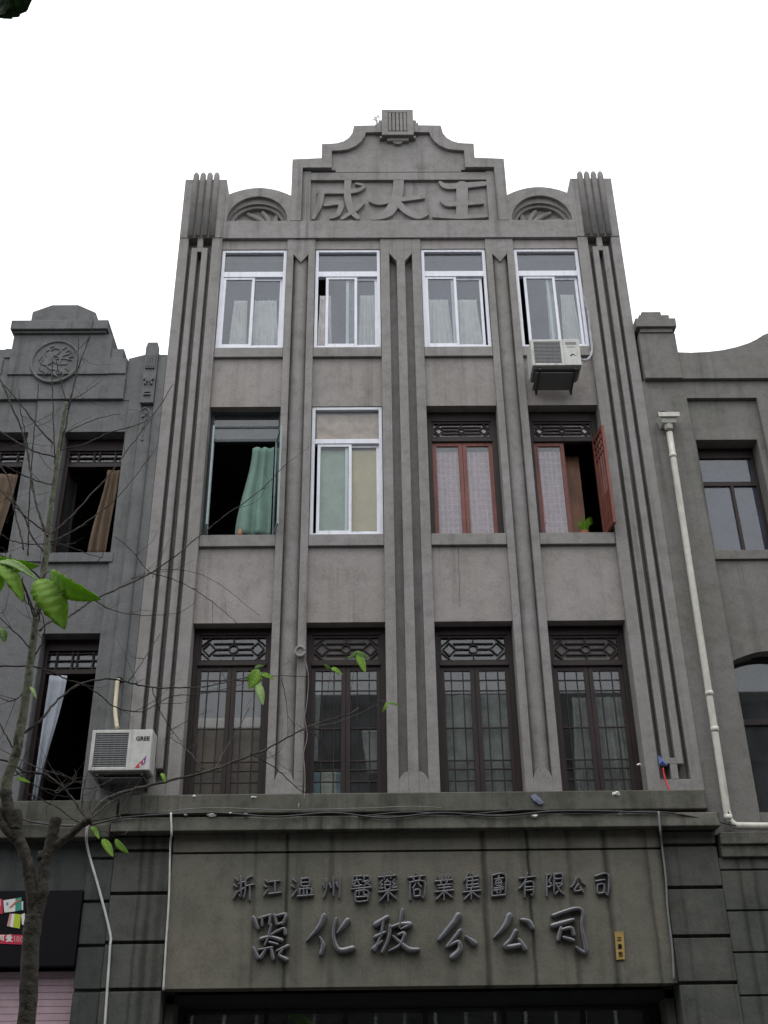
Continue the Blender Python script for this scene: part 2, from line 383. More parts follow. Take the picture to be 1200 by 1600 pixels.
GL = {
 'zhe': [[(12,15),(22,25)],[(5,42),(16,50)],[(5,90),(22,65)],[(28,35),(52,30)],[(40,10),(40,85),(32,80)],[(26,68),(52,55)],[(88,12),(62,24),(60,60),(52,92)],[(62,48),(97,44)],[(80,48),(80,98)]],
 'jiang': [[(12,15),(24,25)],[(5,42),(18,50)],[(5,90),(24,65)],[(40,25),(90,22)],[(65,24),(65,80)],[(32,84),(97,80)]],
 'wen': [[(10,15),(20,25)],[(3,42),(14,50)],[(3,90),(20,65)],[(45,12),(45,48),(82,48)],[(45,12),(82,12),(82,48)],[(45,30),(82,30)],[(38,60),(38,90)],[(38,60),(90,60),(90,90)],[(55,60),(55,90)],[(72,60),(72,90)],[(28,93),(100,91)]],
 'zhou': [[(22,15),(22,55),(8,92)],[(55,12),(55,90)],[(88,8),(88,98)],[(6,35),(12,50)],[(36,35),(42,52)],[(70,35),(76,52)]],
 'yi': [[(10,8),(48,8)],[(10,8),(10,42),(48,42)],[(14,22),(46,20)],[(30,12),(20,36)],[(30,22),(42,38)],[(62,8),(58,24)],[(60,8),(84,8),(90,22)],[(56,28),(88,26),(60,44)],[(64,30),(92,46)],[(5,52),(95,50)],[(25,62),(25,98),(80,98)],[(25,62),(80,62),(80,98)],[(42,52),(40,76)],[(60,52),(62,76),(76,76)],[(28,84),(78,84)]],
 'yao': [[(8,12),(92,10)],[(32,2),(32,22)],[(66,2),(66,22)],[(50,22),(42,32)],[(38,32),(38,58),(62,58)],[(38,32),(62,32),(62,58)],[(38,45),(62,45)],[(20,28),(12,40),(24,40),(10,56),(26,54)],[(80,28),(72,40),(86,40),(70,56),(90,54)],[(5,66),(96,64)],[(50,60),(50,100)],[(46,68),(10,96)],[(54,68),(92,95)]],
 'shang': [[(50,0),(54,10)],[(5,17),(95,15)],[(34,22),(40,32)],[(66,20),(60,32)],[(12,36),(12,100)],[(12,36),(90,36),(90,98),(80,94)],[(42,42),(30,56)],[(58,42),(72,56)],[(36,64),(36,86),(66,86)],[(36,64),(66,64),(66,86)]],
 'ye': [[(40,2),(40,22)],[(60,2),(60,22)],[(20,8),(28,20)],[(80,6),(72,20)],[(6,25),(94,24)],[(34,30),(40,40)],[(66,28),(60,40)],[(18,43),(84,42)],[(22,55),(80,54)],[(5,68),(96,66)],[(50,42),(50,100)],[(46,70),(12,96)],[(54,70),(92,95)]],
 'ji': [[(35,0),(12,30)],[(26,18),(26,60)],[(56,2),(62,14)],[(26,18),(86,16)],[(26,31),(80,30)],[(26,44),(80,43)],[(56,16),(56,58)],[(24,58),(90,57)],[(5,72),(96,70)],[(50,60),(50,100)],[(46,74),(12,98)],[(54,74),(92,97)]],
 'tuan': [[(8,5),(8,98)],[(8,5),(92,5),(92,98)],[(8,96),(92,95)],[(25,20),(76,19)],[(34,30),(34,52),(66,52)],[(34,30),(66,30),(66,52)],[(34,41),(66,41)],[(50,12),(50,62)],[(24,62),(78,60)],[(22,74),(80,72)],[(62,64),(62,88),(54,86)],[(36,78),(42,86)]],
 'you': [[(8,20),(94,17)],[(48,0),(36,35),(6,62)],[(36,40),(36,100)],[(36,40),(80,40),(80,96),(70,92)],[(38,57),(78,57)],[(38,73),(78,73)]],
 'xian': [[(12,6),(12,98)],[(12,8),(36,8),(24,36),(38,52),(16,62)],[(50,6),(50,94),(66,84)],[(50,8),(86,8),(86,46),(50,46)],[(52,27),(86,27)],[(88,54),(72,66)],[(60,50),(76,78),(98,96)]],
 'gong': [[(36,8),(26,36),(6,58)],[(60,6),(74,32),(95,50)],[(48,48),(24,84),(76,80)],[(66,66),(84,94)]],
 'si': [[(10,14),(86,10),(86,96),(70,88)],[(14,34),(66,32)],[(22,52),(22,84),(62,84)],[(22,52),(62,52),(62,84)]],
 'ke': [[(5,15),(95,12)],[(76,14),(76,94),(62,88)],[(18,38),(18,70),(52,68)],[(18,38),(52,36),(52,70)]],
 'ai': [[(76,2),(20,12)],[(22,18),(30,30)],[(46,16),(50,28)],[(76,14),(66,30)],[(10,50),(10,38),(92,36),(86,48)],[(16,54),(84,52)],[(44,40),(34,72),(8,98)],[(36,66),(72,64),(54,86),(24,100)],[(40,72),(64,88),(94,98)]],
 'one': [[(50,5),(50,95)]], 'zero': [[(50,5),(18,30),(18,70),(50,95),(82,70),(82,30),(50,5)]],
}

# ================================================================== ground
def sheet(name, x0, x1, y0, y1, z0, z1, mat): return structure(MB().box(x0, x1, y0, y1, z0, z1).build(name, mat))
sheet('ground', -200, 200, -200, 200, -.5, -.13, 'asphalt')
sheet('road', -60, 60, -8.0, -3.0, -.129, -.12, 'asphalt')
sheet('pavement', -60, 60, -2.88, 5.0, -.129, 0, 'paving')
sheet('kerb', -60, 60, -3.0, -2.881, -.129, .01, 'paving')
sheet('pavement', -60, 60, -17.0, -8.12, -.129, 0, 'paving')
sheet('kerb', -60, 60, -8.119, -8.0, -.129, .01, 'paving')

# ================================================================== main building
B = thing('main_building', (0, 0, 0), 'tall four storey grey cement shop building with stepped gable in the middle', 'building')
BAYS = [(-3.06, -1.94), (-1.46, -.345), (.345, 1.46), (1.94, 3.06)]
ZB, ZHEAD, ZBAND = 5.55, 15.0, 15.2       # foot of upper wall, top window head, underside of the band
L3, S3T, S3B, L2, S4T, S4B = 11.75, 9.43, 9.24, 8.04, 12.88, 12.69
BACK = .36
for x0, x1 in BAYS:
    MB().box(x0, x1, .05, BACK, ZHEAD, ZBAND).build('window_header', 'stucco_pale', B)
    for zt, zb, zl in ((S4T, S4B, L3), (S3T, S3B, L2)):
        MB().box(x0, x1, .085, BACK, zl, zb).box(x0, x1, .09, BACK, zb, zt-.002).build('infill_wall', 'stucco_pale', B)
for x0, x1 in BAYS:
    for zt, zb in ((S4T, S4B), (S3T, S3B)):
        MB().box(x0+.002, x1-.002, .03, .0895, zb, zt).build('window_sill', 'stucco', B, bevel=.008)
# pilasters with a rounded shaft in the channel
YP = .015
def pilaster_round(xa, xb):
    p = MB(); c0, c1 = xa+.11, xb-.115; dd = YP+.13
    poly = [(xa, YP), (c0, YP), (c0, dd)]
    mid = (c0+c1)/2; hw = (c1-c0)/2
    for k in range(1, 12):
        a = math.pi*k/12; poly.append((mid-hw*math.cos(a), dd-.085*math.sin(a)))
    poly += [(c1, dd), (c1, YP), (xb, YP), (xb, BACK), (xa, BACK)]
    p.prism_z(poly, ZB, ZBAND)
    p.prism([(c0, ZBAND-.002), (c0, 14.86), (mid, 14.68), (c1, 14.86), (c1, ZBAND-.002)], YP+.002, dd)
    p.prism([(c0, ZB+.002), (c1, ZB+.002), (c1, 5.76), (c1-.03, 5.84), (mid+.04, 5.9), (mid-.04, 5.9), (c0+.03, 5.84), (c0, 5.76)], YP+.002, dd)
    return p.build('pilaster', 'stucco', B, bevel=.006)
pilaster_round(-1.94, -1.46); pilaster_round(1.46, 1.94)
p = MB(); cs = [(-.195, -.07), (.07, .195)]; dd = YP+.15
p.prism_z([(-.345, YP), (-.195, YP), (-.195, dd), (-.07, dd), (-.07, YP), (.07, YP), (.07, dd), (.195, dd), (.195, YP), (.345, YP), (.345, BACK), (-.345, BACK)], ZB, ZBAND)
p.prism([(-.195, ZBAND-.002), (-.195, 14.87), (-.07, 14.70), (-.07, ZBAND-.002)], YP+.002, dd)
p.prism([(.195, ZBAND-.002), (.195, 14.87), (.07, 14.70), (.07, ZBAND-.002)], YP+.002, dd)
p.prism([(-.195, ZB+.002), (-.195, 5.76), (-.13, 5.85), (-.07, 5.87), (-.07, ZB+.002)], YP+.002, dd)
p.prism([(.195, ZB+.002), (.195, 5.76), (.13, 5.85), (.07, 5.87), (.07, ZB+.002)], YP+.002, dd)
p.build('pilaster', 'stucco', B, bevel=.006)
# corner piers with three grooves
for s in (-1, 1):
    p = MB()
    def sx(a, b, y0, y1, z0, z1): p.box(s*a, s*b, y0, y1, z0, z1)
    sx(3.06, 3.80, .17, .6, ZB, 15.22)
    e = [(3.06, 3.235), (3.30, 3.40), (3.475, 3.575), (3.64, 3.80)]
    sx(*e[0], 0, .17, ZB, 15.22); sx(*e[3], 0, .17, ZB, 15.22)
    for k in (1, 2): sx(*e[k], 0, .17, 5.93, 15.0)
    sx(3.40, 3.475, .001, .17, 5.93, 6.01); sx(3.40, 3.475, .001, .17, 14.91, 15.0)
    sx(3.39, 3.485, .001, .17, 5.725, 5.93); sx(3.39, 3.485, .001, .17, 15.0, 15.22)
    sx(3.235, 3.64, .002, .17, ZB, 5.725)
    p.build('corner_pier', 'stucco', B, bevel=.006)
    p = MB(); sx(3.06, 3.80, -.012, .6, 15.22, 16.60)
    o = p.build('pier_head', 'stucco', B, bevel=.008)
    p = MB()
    for k in range(4):
        xc = s*(3.245+.122*k)
        zs = [(15.24, .054), (16.60, .054), (16.68, .052), (16.72, .044), (16.75, .028), (16.765, .008)]
        p.tube([(xc, -.012, z) for z, r in zs], [r for z, r in zs], 14)
    p.build('pier_rib', 'stucco', B, smooth=True)
# band above the top windows
MB().box(-3.06, 3.06, -.015, .6, ZBAND, 15.60).build('frieze_band', 'stucco', B, bevel=.008)
# lunettes
for s in (-1, 1):
    def arc(hw, zb, h, n=24, full=True): return [(s*2.485+hw*math.cos(math.pi*k/n), zb+h*math.sin(math.pi*k/n)) for k in range(n+1)]
    top = [(s*2.485+.575*u, 16.20+.19*(1-u*u)) for u in [1-2*k/20 for k in range(21)]]
    i1 = arc(.53, 15.60, .585); p = MB()
    half = lambda o, i: o+i[::-1]
    p.prism([(s*2.485+.575, 15.60)]+top+[(s*2.485-.575, 15.60)]+i1[::-1], -.012, .18)
    i2 = arc(.50, 15.60, .47)
    p.prism([(x, z) for x, z in i1]+i2[::-1], .055, .18)
    p.prism([(s*2.485+.574, 15.60)]+[(x, z-.03) for x, z in top]+[(s*2.485-.574, 15.60)], .18, .6)
    i3 = arc(.43, 15.60, .41); p.prism(i2+i3[::-1], .10, .18)
    p.build('lunette', 'stucco', B)
    p = MB()
    fx = s*(2.485-.22)
    for a, r, wd in ((14, .60, .085), (38, .50, .10), (68, .37, .10), (112, .28, .10)):
        ar_ = math.radians(a if s > 0 else 180-a); ca, sa = math.cos(ar_), math.sin(ar_); nx_, nz_ = -sa*.03*s, ca*.03*s
        brush(p, [(fx+ca*.05, 15.62+sa*.03), (fx+ca*r*.5+nx_, 15.60+sa*r*.5+nz_), (fx+ca*r, 15.60+sa*r)], [.03, wd, wd*.8], .181, .055)
    p.build('sunburst_ray', 'stucco', B, smooth=True)
# stepped gable
G = MB()
outer = [(1.91, 15.60), (1.91, 17.09), (1.385, 17.12), (1.385, 17.48), (1.25, 17.485), (1.11, 17.50), (.99, 17.55), (.90, 17.63), (.835, 17.75), (.80, 17.95), (0, 17.97)]
inner = [(1.72, 15.60), (1.72, 16.88), (1.20, 16.88), (1.20, 17.30), (1.05, 17.31), (.90, 17.34), (.77, 17.42), (.67, 17.53), (.61, 17.65), (.585, 17.77), (0, 17.78)]
for s in (-1, 1):
    o_ = [(s*x, z) for x, z in outer]; i_ = [(s*x, z) for x, z in inner]
    G.prism(o_+i_[::-1], -.02, .11)
    G.prism(o_+[(0, 15.60)], .11, .55)
gable = G.build('gable', 'stucco', B, bevel=.006)
gp = MB()
for s in (-1, 1): gp.prism([(s*x, z) for x, z in [(0, 16.83), (1.13, 16.83), (1.13, 16.879), (1.199, 16.879)]+inner[3:]], .045, .11)
gp.build('gable_panel', 'stucco', B)
gp = MB()
gp.box(-1.719, -1.57, .05, .11, 15.60, 16.86); gp.box(1.57, 1.719, .05, .11, 15.60, 16.86); gp.box(-1.57, 1.57, .05, .11, 16.64, 16.826)
gp.build('name_panel_frame', 'stucco', B, bevel=.006)
K = MB()
K.box(-.29, .29, -.05, .3, 17.62, 18.28)
K.box(-.29, -.175, -.10, -.05, 17.62, 18.28); K.box(.175, .29, -.10, -.05, 17.62, 18.28)
K.box(-.175, .175, -.10, -.05, 18.20, 18.28); K.box(-.175, .175, -.10, -.05, 17.62, 17.705)
for k in range(5): K.box(-.165+.069*k, -.165+.069*k+.052, -.098, -.05, 17.725, 18.195)
for s in (-1, 1):
    K.box(s*.29, s*.385, -.055, .2, 17.74, 17.98); K.box(s*.29, s*.345, -.055, .2, 17.98, 18.05); K.box(s*.29, s*.33, -.04, .1, 17.60, 17.66)
K.box(-.20, .20, -.03, .05, 17.545, 17.62); K.prism([(-.10, 17.545), (.10, 17.545), (.05, 17.49), (0, 17.475), (-.05, 17.49)], -.015, .05)
K.build('keystone_block', 'stucco', B, bevel=.005)
# three raised characters in the gable
def zoomch(ox, oy, sc, strokes, Y, wscale):
    out = []
    for pts, wd in strokes:
        q = [W(ox+x/sc, oy+y/sc, Y) for x, y in pts]
        ww = [a/sc*wscale for a in (wd if isinstance(wd, (list, tuple)) else [wd])]
        out.append((q, ww if len(ww) > 1 else ww[0]))
    return out
MPP_TOP = 1/83.0
top = {
 'cheng': [([(125,118),(112,200),(78,278)],[40,34,20]),([(115,120),(270,118)],34),([(285,55),(282,140),(305,230),(345,278)],[40,40,42,24]),([(300,118),(345,112),(385,90)],[34,30,18]),
           ([(150,200),(240,190),(225,255),(180,280)],[24,34,30,14]),([(380,188),(335,225),(250,282)],[14,30,20]),([(335,72),(375,80)],[14,18])],
 'da': [([(592,52),(580,150),(530,245),(440,282)],[60,62,60,26]),([(420,175),(470,188),(560,172),(738,152)],[18,30,38,26]),([(590,190),(640,240),(710,272),(770,256)],[40,40,34,10])],
 'wang': [([(842,62),(885,86),(1000,80),(1110,70)],[18,44,44,36]),([(975,80),(975,262)],66),([(850,172),(890,196),(1000,188),(1096,186)],[18,34,38,22]),([(805,268),(960,272),(1118,266)],[20,36,26])],
}
for nm, st in top.items():
    mb = MB()
    for i, (q, ww) in enumerate(zoomch(470, 270, 3.871, st, .08, MPP_TOP)): brush(mb, q, ww, .11, .055+.0015*i, True)
    mb.build('raised_character', 'stucco', gable)

# ledge, cornice and the shop fascia
def Wx(px, py, Y): return W(px, py, Y)[0]
MB().box(-3.79, 3.77, -.13, BACK, 5.30, ZB).build('ledge', 'grime', B, bevel=.015)
MB().prism_z([(-3.80, -.04), (3.80, -.04), (3.80, .3), (-3.80, .3)], 5.262, 5.30).build('fillet_course', 'grime', B)
cn = MB()
cn.add([(-3.84, -.27, 5.05), (3.86, -.27, 5.05), (3.86, .3, 5.05), (-3.84, .3, 5.05), (-3.84, -.25, 5.225), (3.86, -.25, 5.225), (3.86, -.04, 5.262), (-3.84, -.04, 5.262), (3.86, .3, 5.262), (-3.84, .3, 5.262)],
       [(0, 1, 5, 4), (4, 5, 6, 7), (7, 6, 8, 9), (3, 2, 1, 0), (1, 2, 8, 6, 5), (0, 4, 7, 9, 3), (2, 3, 9, 8)])
cn.build('cornice', 'grime', B, bevel=.012)
YS = -.10
sp = MB()
sp.box(-3.06, 3.10, YS, .22, 3.23, 4.80); sp.box(-3.06, 3.10, YS, .22, 4.825, 5.05); sp.box(-3.06, 3.10, YS+.06, .22, 4.80, 4.825)
sign = sp.build('sign_panel', 'sign', B, bevel=.006)
for x0, x1 in ((-3.80, -3.075), (3.115, 3.82)):
    q = MB(); q.box(x0, x1, -.0, .35, 0, 5.05)
    zs = [0, .55, 1.1, 1.65, 2.19, 2.71, 3.235, 3.765, 4.34, 4.86, 5.05]
    for a, b in zip(zs[:-1], zs[1:]): q.box(x0, x1, -.06, -.0, a+.020, b-.020)
    q.build('quoin_pier', 'quoin', B, bevel=.008)
MPP = (14.4/FPX)*1.16
big = [
 (380, 1410, 4.286, [[([(75,112),(100,178)],[34,26]),([(112,112),(185,90)],22),([(128,105),(130,160)],20),([(185,92),(178,150)],22),([(212,92),(226,150)],24),([(215,100),(288,86),(266,150)],[20,28,22]),([(235,152),(275,140)],20),
    ([(188,160),(172,230),(148,290)],[22,22,16]),([(122,250),(180,236),(258,258)],[30,24,32]),([(190,222),(235,196),(278,180),(284,214)],[18,22,22,26]),([(180,272),(232,286)],20),
    ([(75,312),(98,372)],[24,34]),([(150,325),(122,372)],[22,30]),([(110,322),(196,306)],18),([(190,310),(202,378)],[20,30]),([(228,330),(300,298)],[18,30]),([(262,326),(244,360),(290,386)],[18,24,34])],
   [([(540,100),(512,165),(425,265)],[44,42,10]),([(515,238),(537,290),(522,346)],[14,34,32]),([(622,118),(604,220),(640,322),(732,312)],[24,24,38,42]),([(696,130),(664,172),(626,214)],[46,38,10])],
   [([(888,152),(962,106)],[44,36]),([(937,125),(924,232)],[24,20]),([(886,236),(948,206)],[30,22]),([(912,250),(882,322)],[22,26]),([(872,314),(930,264)],[34,14]),([(984,165),(972,250),(932,336)],[26,26,24]),
    ([(984,175),(1050,152),(1112,152)],[22,30,46]),([(1064,60),(1046,170)],[30,22]),([(1108,160),(1056,184)],[30,14]),([(1040,222),(1080,212),(1050,288),(978,330)],[22,28,24,12]),([(1004,232),(1060,282),(1112,320),(1170,320)],[16,32,40,28])]]),
 (660, 1400, 3.636, [[([(200,118),(172,160),(95,250)],[44,38,26]),([(248,236),(292,270)],[18,40]),([(210,204),(182,240),(140,290)],[30,26,22]),([(150,288),(204,264),(210,310),(170,350)],[18,26,34,38])],
   [([(490,120),(468,172),(405,240)],[44,38,12]),([(560,140),(600,150),(622,182)],[22,36,30]),([(526,206),(500,250),(468,294),(560,282)],[30,24,34,28]),([(548,256),(580,302)],[26,34])],
   [([(740,116),(862,76),(906,96),(900,180),(926,322),(870,296)],[26,24,22,20,30,14]),([(738,174),(800,156),(850,140)],[34,32,24]),([(782,190),(768,250)],[24,26]),([(782,198),(840,186),(856,222)],[20,24,24]),([(800,240),(850,256)],[20,26])]])]
for ox, oy, sc, chars in big:
    for st in chars:
        mb = MB()
        for q, ww in zoomch(ox, oy, sc, st, YS, MPP/1.16*1.0*1.05): brush(mb, q, [a*.98 for a in ww] if isinstance(ww, list) else ww*.98, YS, .085)
        mb.build('raised_character', 'letter', sign, smooth=True)
row = [('zhe',380.9,1386.8,33,41),('jiang',425.7,1386.8,28,31),('wen',472.5,1386.8,33,34),('zhou',519.2,1386.8,31,36),('yi',565.1,1388,33,42),('yao',605.8,1387,31,44),('shang',651,1385.4,28,41),
       ('ye',693.6,1386.8,30,39),('ji',736.3,1385.4,29,40),('tuan',778.9,1384,24,35),('you',823.7,1384,28,37),('xian',865.5,1382.6,32,36),('gong',902.6,1384,24,27),('si',939.8,1382.6,25,37)]
for nm, cx, cy, wd, ht in row:
    mb = MB(); r = random.Random(nm)
    for st in GL[nm]:
        jx, jy = r.uniform(-2, 2), r.uniform(-2, 2)
        q = [W(cx+(x+jx-50)/100*wd*1.02, cy+(y+jy-50+(50-x)*.06)/100*ht*1.0, YS) for x, y in st]
        brush(mb, q, [.032, .024] if r.random() < .6 else [.024, .034], YS, .055, k=3)
    mb.build('raised_character', 'letter', sign, smooth=True)

# rooms behind the windows
ib = MB()
ib.box(-3.75, 3.75, 4.2, 4.3, 0, 15.5)
for s in (-1, 1): ib.box(s*3.70, s*3.79, .62, 4.2, 0, 15.5)
for z in (5.0, 9.0, 12.55, 15.45): ib.box(-3.70, 3.70, .37, 4.2, z, z+.12)
for x in (-1.70, 0, 1.70): ib.box(x-.06, x+.06, .37, 4.2, 5.13, 15.44)
ib.build('interior_wall', 'dark', B)
sh = MB(); sh.box(-3.05, 3.10, 2.2, 2.3, 0, 3.3); sh.box(-3.05, 3.1, .23, 2.2, 3.1, 3.2)
sh.build('shop_lining', 'shopdark', B)
sf = MB()
for x in (-2.98, -1.9, -.9, .1, 1.1, 2.1, 3.02): sf.box(x-.03, x+.03, .9, .96, 0, 3.09)
sf.box(-3.04, 3.09, .89, .97, 2.62, 2.70)
sf.build('shop_door_frame', 'shopdark', B)
MB().box(-3.0, 3.0, .92, .93, 0, 3.08).build('shop_glass', 'glass_old', B)
for a, b in ((-3.06, -2.96), (3.0, 3.10)): MB().box(a, b, .23, .6, 0, 3.22).build('door_jamb', 'quoin', B)

q = MB(); ck = [P3(*p, .083) for p in ((715.5, 856), (717, 872), (716, 888), (718, 905), (717.5, 925), (718.5, 948))]
q.tube(smoothpath(ck), .005, 5); q.build('crack', 'dark', B)
# ------------------------------------------------------------------ windows of the main building
def pane(x0, x1, z0, z1, y, parent, mat='glass'): return MB().box(x0, x1, y, y+.005, z0, z1).build('pane', mat, parent)
def sliding(bay, z0, z1, zt0, zt1, y, off_f, off_r, mat_g='glass_blue'):
    x0, x1 = bay[0]+.008, bay[1]-.008
    f = MB(); f.frame(x0, x1, z0, z1, .052, y, y+.085); f.box(x0+.052, x1-.052, y, y+.085, zt0, zt1)
    win = f.build('window', 'alu', B, bevel=.004)
    pane(x0+.052, x1-.052, zt1, z1-.052, y+.05, win, mat_g)
    a, b = x0+.052, x1-.052; sw = (b-a)*.53
    for (o, yy) in ((off_f, y+.012), (off_r, y+.047)):
        s = MB(); s.frame(a+o, a+o+sw, z0+.052, zt0, .046, yy, yy+.030, .05); s.build('sash', 'alu', win, bevel=.003)
        pane(a+o+.046, a+o+sw-.046, z0+.102, zt0-.05, yy+.013, win, mat_g)
    return win
span = (1.12-.016-.104)*.47
for bay, of, orr in zip(BAYS, (0, .13, 0, .075), (span, span, span-.035, span-.01)):
    sliding(bay, S4T+.002, ZHEAD-.005, Zf(433, .07, 400), Zf(425, .07, 400), .065, of, orr)
sliding(BAYS[1], S3T+.002, L3-.005, Zf(694, .12, 545), Zf(687, .12, 545), .10, .045, span, 'glass')

def lattice(mb, x0, x1, z0, z1, y0, y1, wd):
    h = z1-z0; cx, cz = (x0+x1)/2, (z0+z1)/2; r = h*.21
    for (a, b) in (((x0+h*.5, cz+h*.25), (x1-h*.5, cz+h*.25)), ((x0+h*.5, cz-h*.25), (x1-h*.5, cz-h*.25)), ((x0+h*.62, cz), (cx-r, cz)), ((cx+r, cz), (x1-h*.62, cz)),
                   ((cx, cz+r), (cx, z1)), ((cx, z0), (cx, cz-r))): mb.bar(a, b, wd, y0, y1)
    for s, xe in ((1, x0), (-1, x1)):
        for t in (1, -1):
            mb.bar((xe, cz+t*h*.14), (xe+s*h*.40, cz+t*h*.5), wd, y0+.001, y1-.001)
            mb.bar((xe+s*h*.06, cz), (xe+s*h*.34, cz+t*h*.30), wd, y0+.002, y1-.002)
            mb.bar((xe+s*h*.34, cz+t*h*.28), (xe+s*h*.62, cz), wd, y0+.002, y1-.002)
    n = 12
    for k in range(n):
        a, b = 2*math.pi*k/n, 2*math.pi*(k+1)/n
        mb.prism([(cx+r*math.cos(a), cz+r*math.sin(a)), (cx+r*math.cos(b), cz+r*math.sin(b)), (cx+(r-wd)*math.cos(b), cz+(r-wd)*math.sin(b)), (cx+(r-wd)*math.cos(a), cz+(r-wd)*math.sin(a))], y0-.002, y1)
def casement(parent, x0, x1, z0, z1, y, mat, munt=(), vert=(), wd=.062, g='glass_old', xf=None, deco=False):
    s = MB(xf); s.frame(x0, x1, z0, z1, wd, y, y+.045)
    for f in munt: zz = z1-wd-(z1-z0-2*wd)*f; s.box(x0+wd, x1-wd, y+.010, y+.032, zz-.009, zz+.009)
    for f in vert: xx = x0+wd+(x1-x0-2*wd)*f; s.box(xx-.008, xx+.008, y+.008, y+.034, z0+wd, z1-wd)
    s.build('sash', mat, parent, bevel=.003)
    q = MB(xf); q.box(x0+wd, x1-wd, y+.019, y+.024, z0+wd, z1-wd); q.build('pane', g, parent)
def wooden(bay, z0, z1, zl0, zl1, zs, y, mat, munt=(), vert=(), fw=.07, smat=None, skip=(), lit=True):
    x0, x1 = bay; cx = (x0+x1)/2
    f = MB(); f.box(x0, x0+fw, y, y+.09, z0, z1); f.box(x1-fw, x1, y, y+.09, z0, z1)
    f.box(x0+fw, x1-fw, y, y+.09, zl1, z1); f.box(x0+fw, x1-fw, y, y+.09, zs, zl0); f.box(x0+fw, x1-fw, y, y+.09, z0, z0+.03)
    f.box(x0+fw, x1-fw, y-.015, y, zs+.01, zs+.05)
    win = f.build('window', mat, B, bevel=.004)
    l = MB(); l.frame(x0+fw, x1-fw, zl0, zl1, .035, y+.02, y+.06); lattice(l, x0+fw+.035, x1-fw-.035, zl0+.035, zl1-.035, y+.026, y+.052, .017)
    l.build('lattice', mat, win)
    if lit: pane(x0+fw+.03, x1-fw-.03, zl0+.03, zl1-.03, y+.056, win, 'glass_old')
    else: MB().box(x0+fw+.03, x1-fw-.03, y+.056, y+.07, zl0+.03, zl1-.03).build('backing_board', 'dark', win)
    if 0 not in skip: casement(win, x0+fw, cx-.002, z0+.03, zs, y+.02, smat or mat, munt, vert)
    if 1 not in skip: casement(win, cx+.002, x1-fw, z0+.03, zs, y+.02, smat or mat, munt, vert)
    return win
YW = .27
MU = (.077, .166, .477, .74, .81, .90); VE = (.26, .72)
for i, bay in enumerate(BAYS):
    cx = 600+(sum(bay)/2+.54)*108
    wooden(bay, ZB+.002, L2-.003, Zf(1030, YW, cx)-.035, Zf(994, YW, cx)+.02, Zf(1041, YW, cx), YW, 'wood_dark', MU, VE, lit=(i in (0, 2)))
y3 = YW
w3 = []
for i in (2, 3):
    bay = BAYS[i]; cx = 722 if i == 2 else 880
    w3.append(wooden(bay, S3T+.002, L3-.003, Zf(681, y3, cx)-.035, Zf(661, y3, cx)+.035, Zf(691, y3, cx), y3, 'wood_dark', (), (), .085, 'wood_red', (1,) if i == 3 else ()))
# right casement of the last bay stands open towards the street
hx = BAYS[3][1]-.075
xf = Matrix.Translation((hx, y3+.01, 0)) @ Matrix.Rotation(math.radians(97), 4, 'Z')
s = MB(xf); zt = Zf(691, y3, 880)
s.frame(-.50, 0, S3T+.03, zt, .06, 0, .045)
for f in (.07, .14, .21, .80, .87, .93): zz = zt-.06-(zt-S3T-.15)*f; s.box(-.44, -.06, .01, .034, zz-.009, zz+.009)
for f in (.25, .5, .75): s.box(-.44+.38*f-.008, -.44+.38*f+.008, .009, .036, S3T+.09, zt-.06)
s.box(-.44, -.06, .016, .03, S3T+.09, S3T+.65)
s.build('sash', 'wood_red', w3[1], bevel=.003)
# first bay, third floor: pale green steel window, both sashes swung out
bx0, bx1 = BAYS[0]; y1 = .24
f = MB(); f.frame(bx0+.01, bx1-.01, S3T+.002, L3-.003, .04, y1, y1+.06)
zt = Zf(690, y1, 385); f.box(bx0+.05, bx1-.05, y1, y1+.06, zt, zt+.05)
f.box(bx0+.05, bx1-.05, y1+.02, y1+.05, Zf(668, y1, 385), Zf(665, y1, 385))
win1 = f.build('window', 'teal_dark', B, bevel=.003)
pane(bx0+.05, bx1-.05, zt+.05, L3-.05, y1+.03, win1, 'glass_old')
for s, hx, ang in ((-1, bx0+.055, -82), (1, bx1-.055, 104)):
    xf = Matrix.Translation((hx, y1, 0)) @ Matrix.Rotation(math.radians(ang), 4, 'Z')
    a, b = (0, .47) if s < 0 else (-.47, 0)
    q = MB(xf); q.frame(a, b, S3T+.045, zt-.005, .03, 0, .028); q.build('sash', 'teal', win1, bevel=.003)
    q = MB(xf); q.box(a+.03, b-.03, .012, .016, S3T+.075, zt-.035); q.build('pane', 'glass_old', win1)

# ================================================================== left building
LB = thing('left_building', (-5.5, 0, 0), 'lower blue grey building with a round medallion on its parapet', 'building')
YL = .03; YLB = .40
def lwall(mb, x0, x1, z0, z1, y=YL): mb.box(x0, x1, y, YLB, z0, z1)
lw = MB(); XE = -9.5
A = (-5.27, -4.33); Bw = (-6.86, -5.83); A2 = (-5.15, -4.30)
lwall(lw, A[1], -3.935, 8.4, 11.84); lwall(lw, -4.30, -3.935, 5.24, 8.4)
lwall(lw, Bw[1], A[0], 9.13, 11.26); lwall(lw, XE, Bw[0], 9.13, 11.26)
lwall(lw, XE, A[1], 11.26, 11.84); lwall(lw, XE, A[1], 8.4, 9.13)
lwall(lw, XE, A2[0], 5.24, 8.4); lwall(lw, A2[0], A2[1], 7.88, 8.4); lwall(lw, A2[0], A2[1], 5.24, 5.5)
lw.build('wall', 'stucco_left', LB)
q = MB(); q.box(-5.77, -5.33, YL-.025, YL, 9.0, 11.838); q.build('pilaster', 'stucco_left', LB, bevel=.006)
for x0, x1 in (A, Bw): MB().box(x0-.05, x1+.05, YL-.05, YL-.001, 8.98, 9.13).build('window_sill', 'stucco_left', LB, bevel=.006)
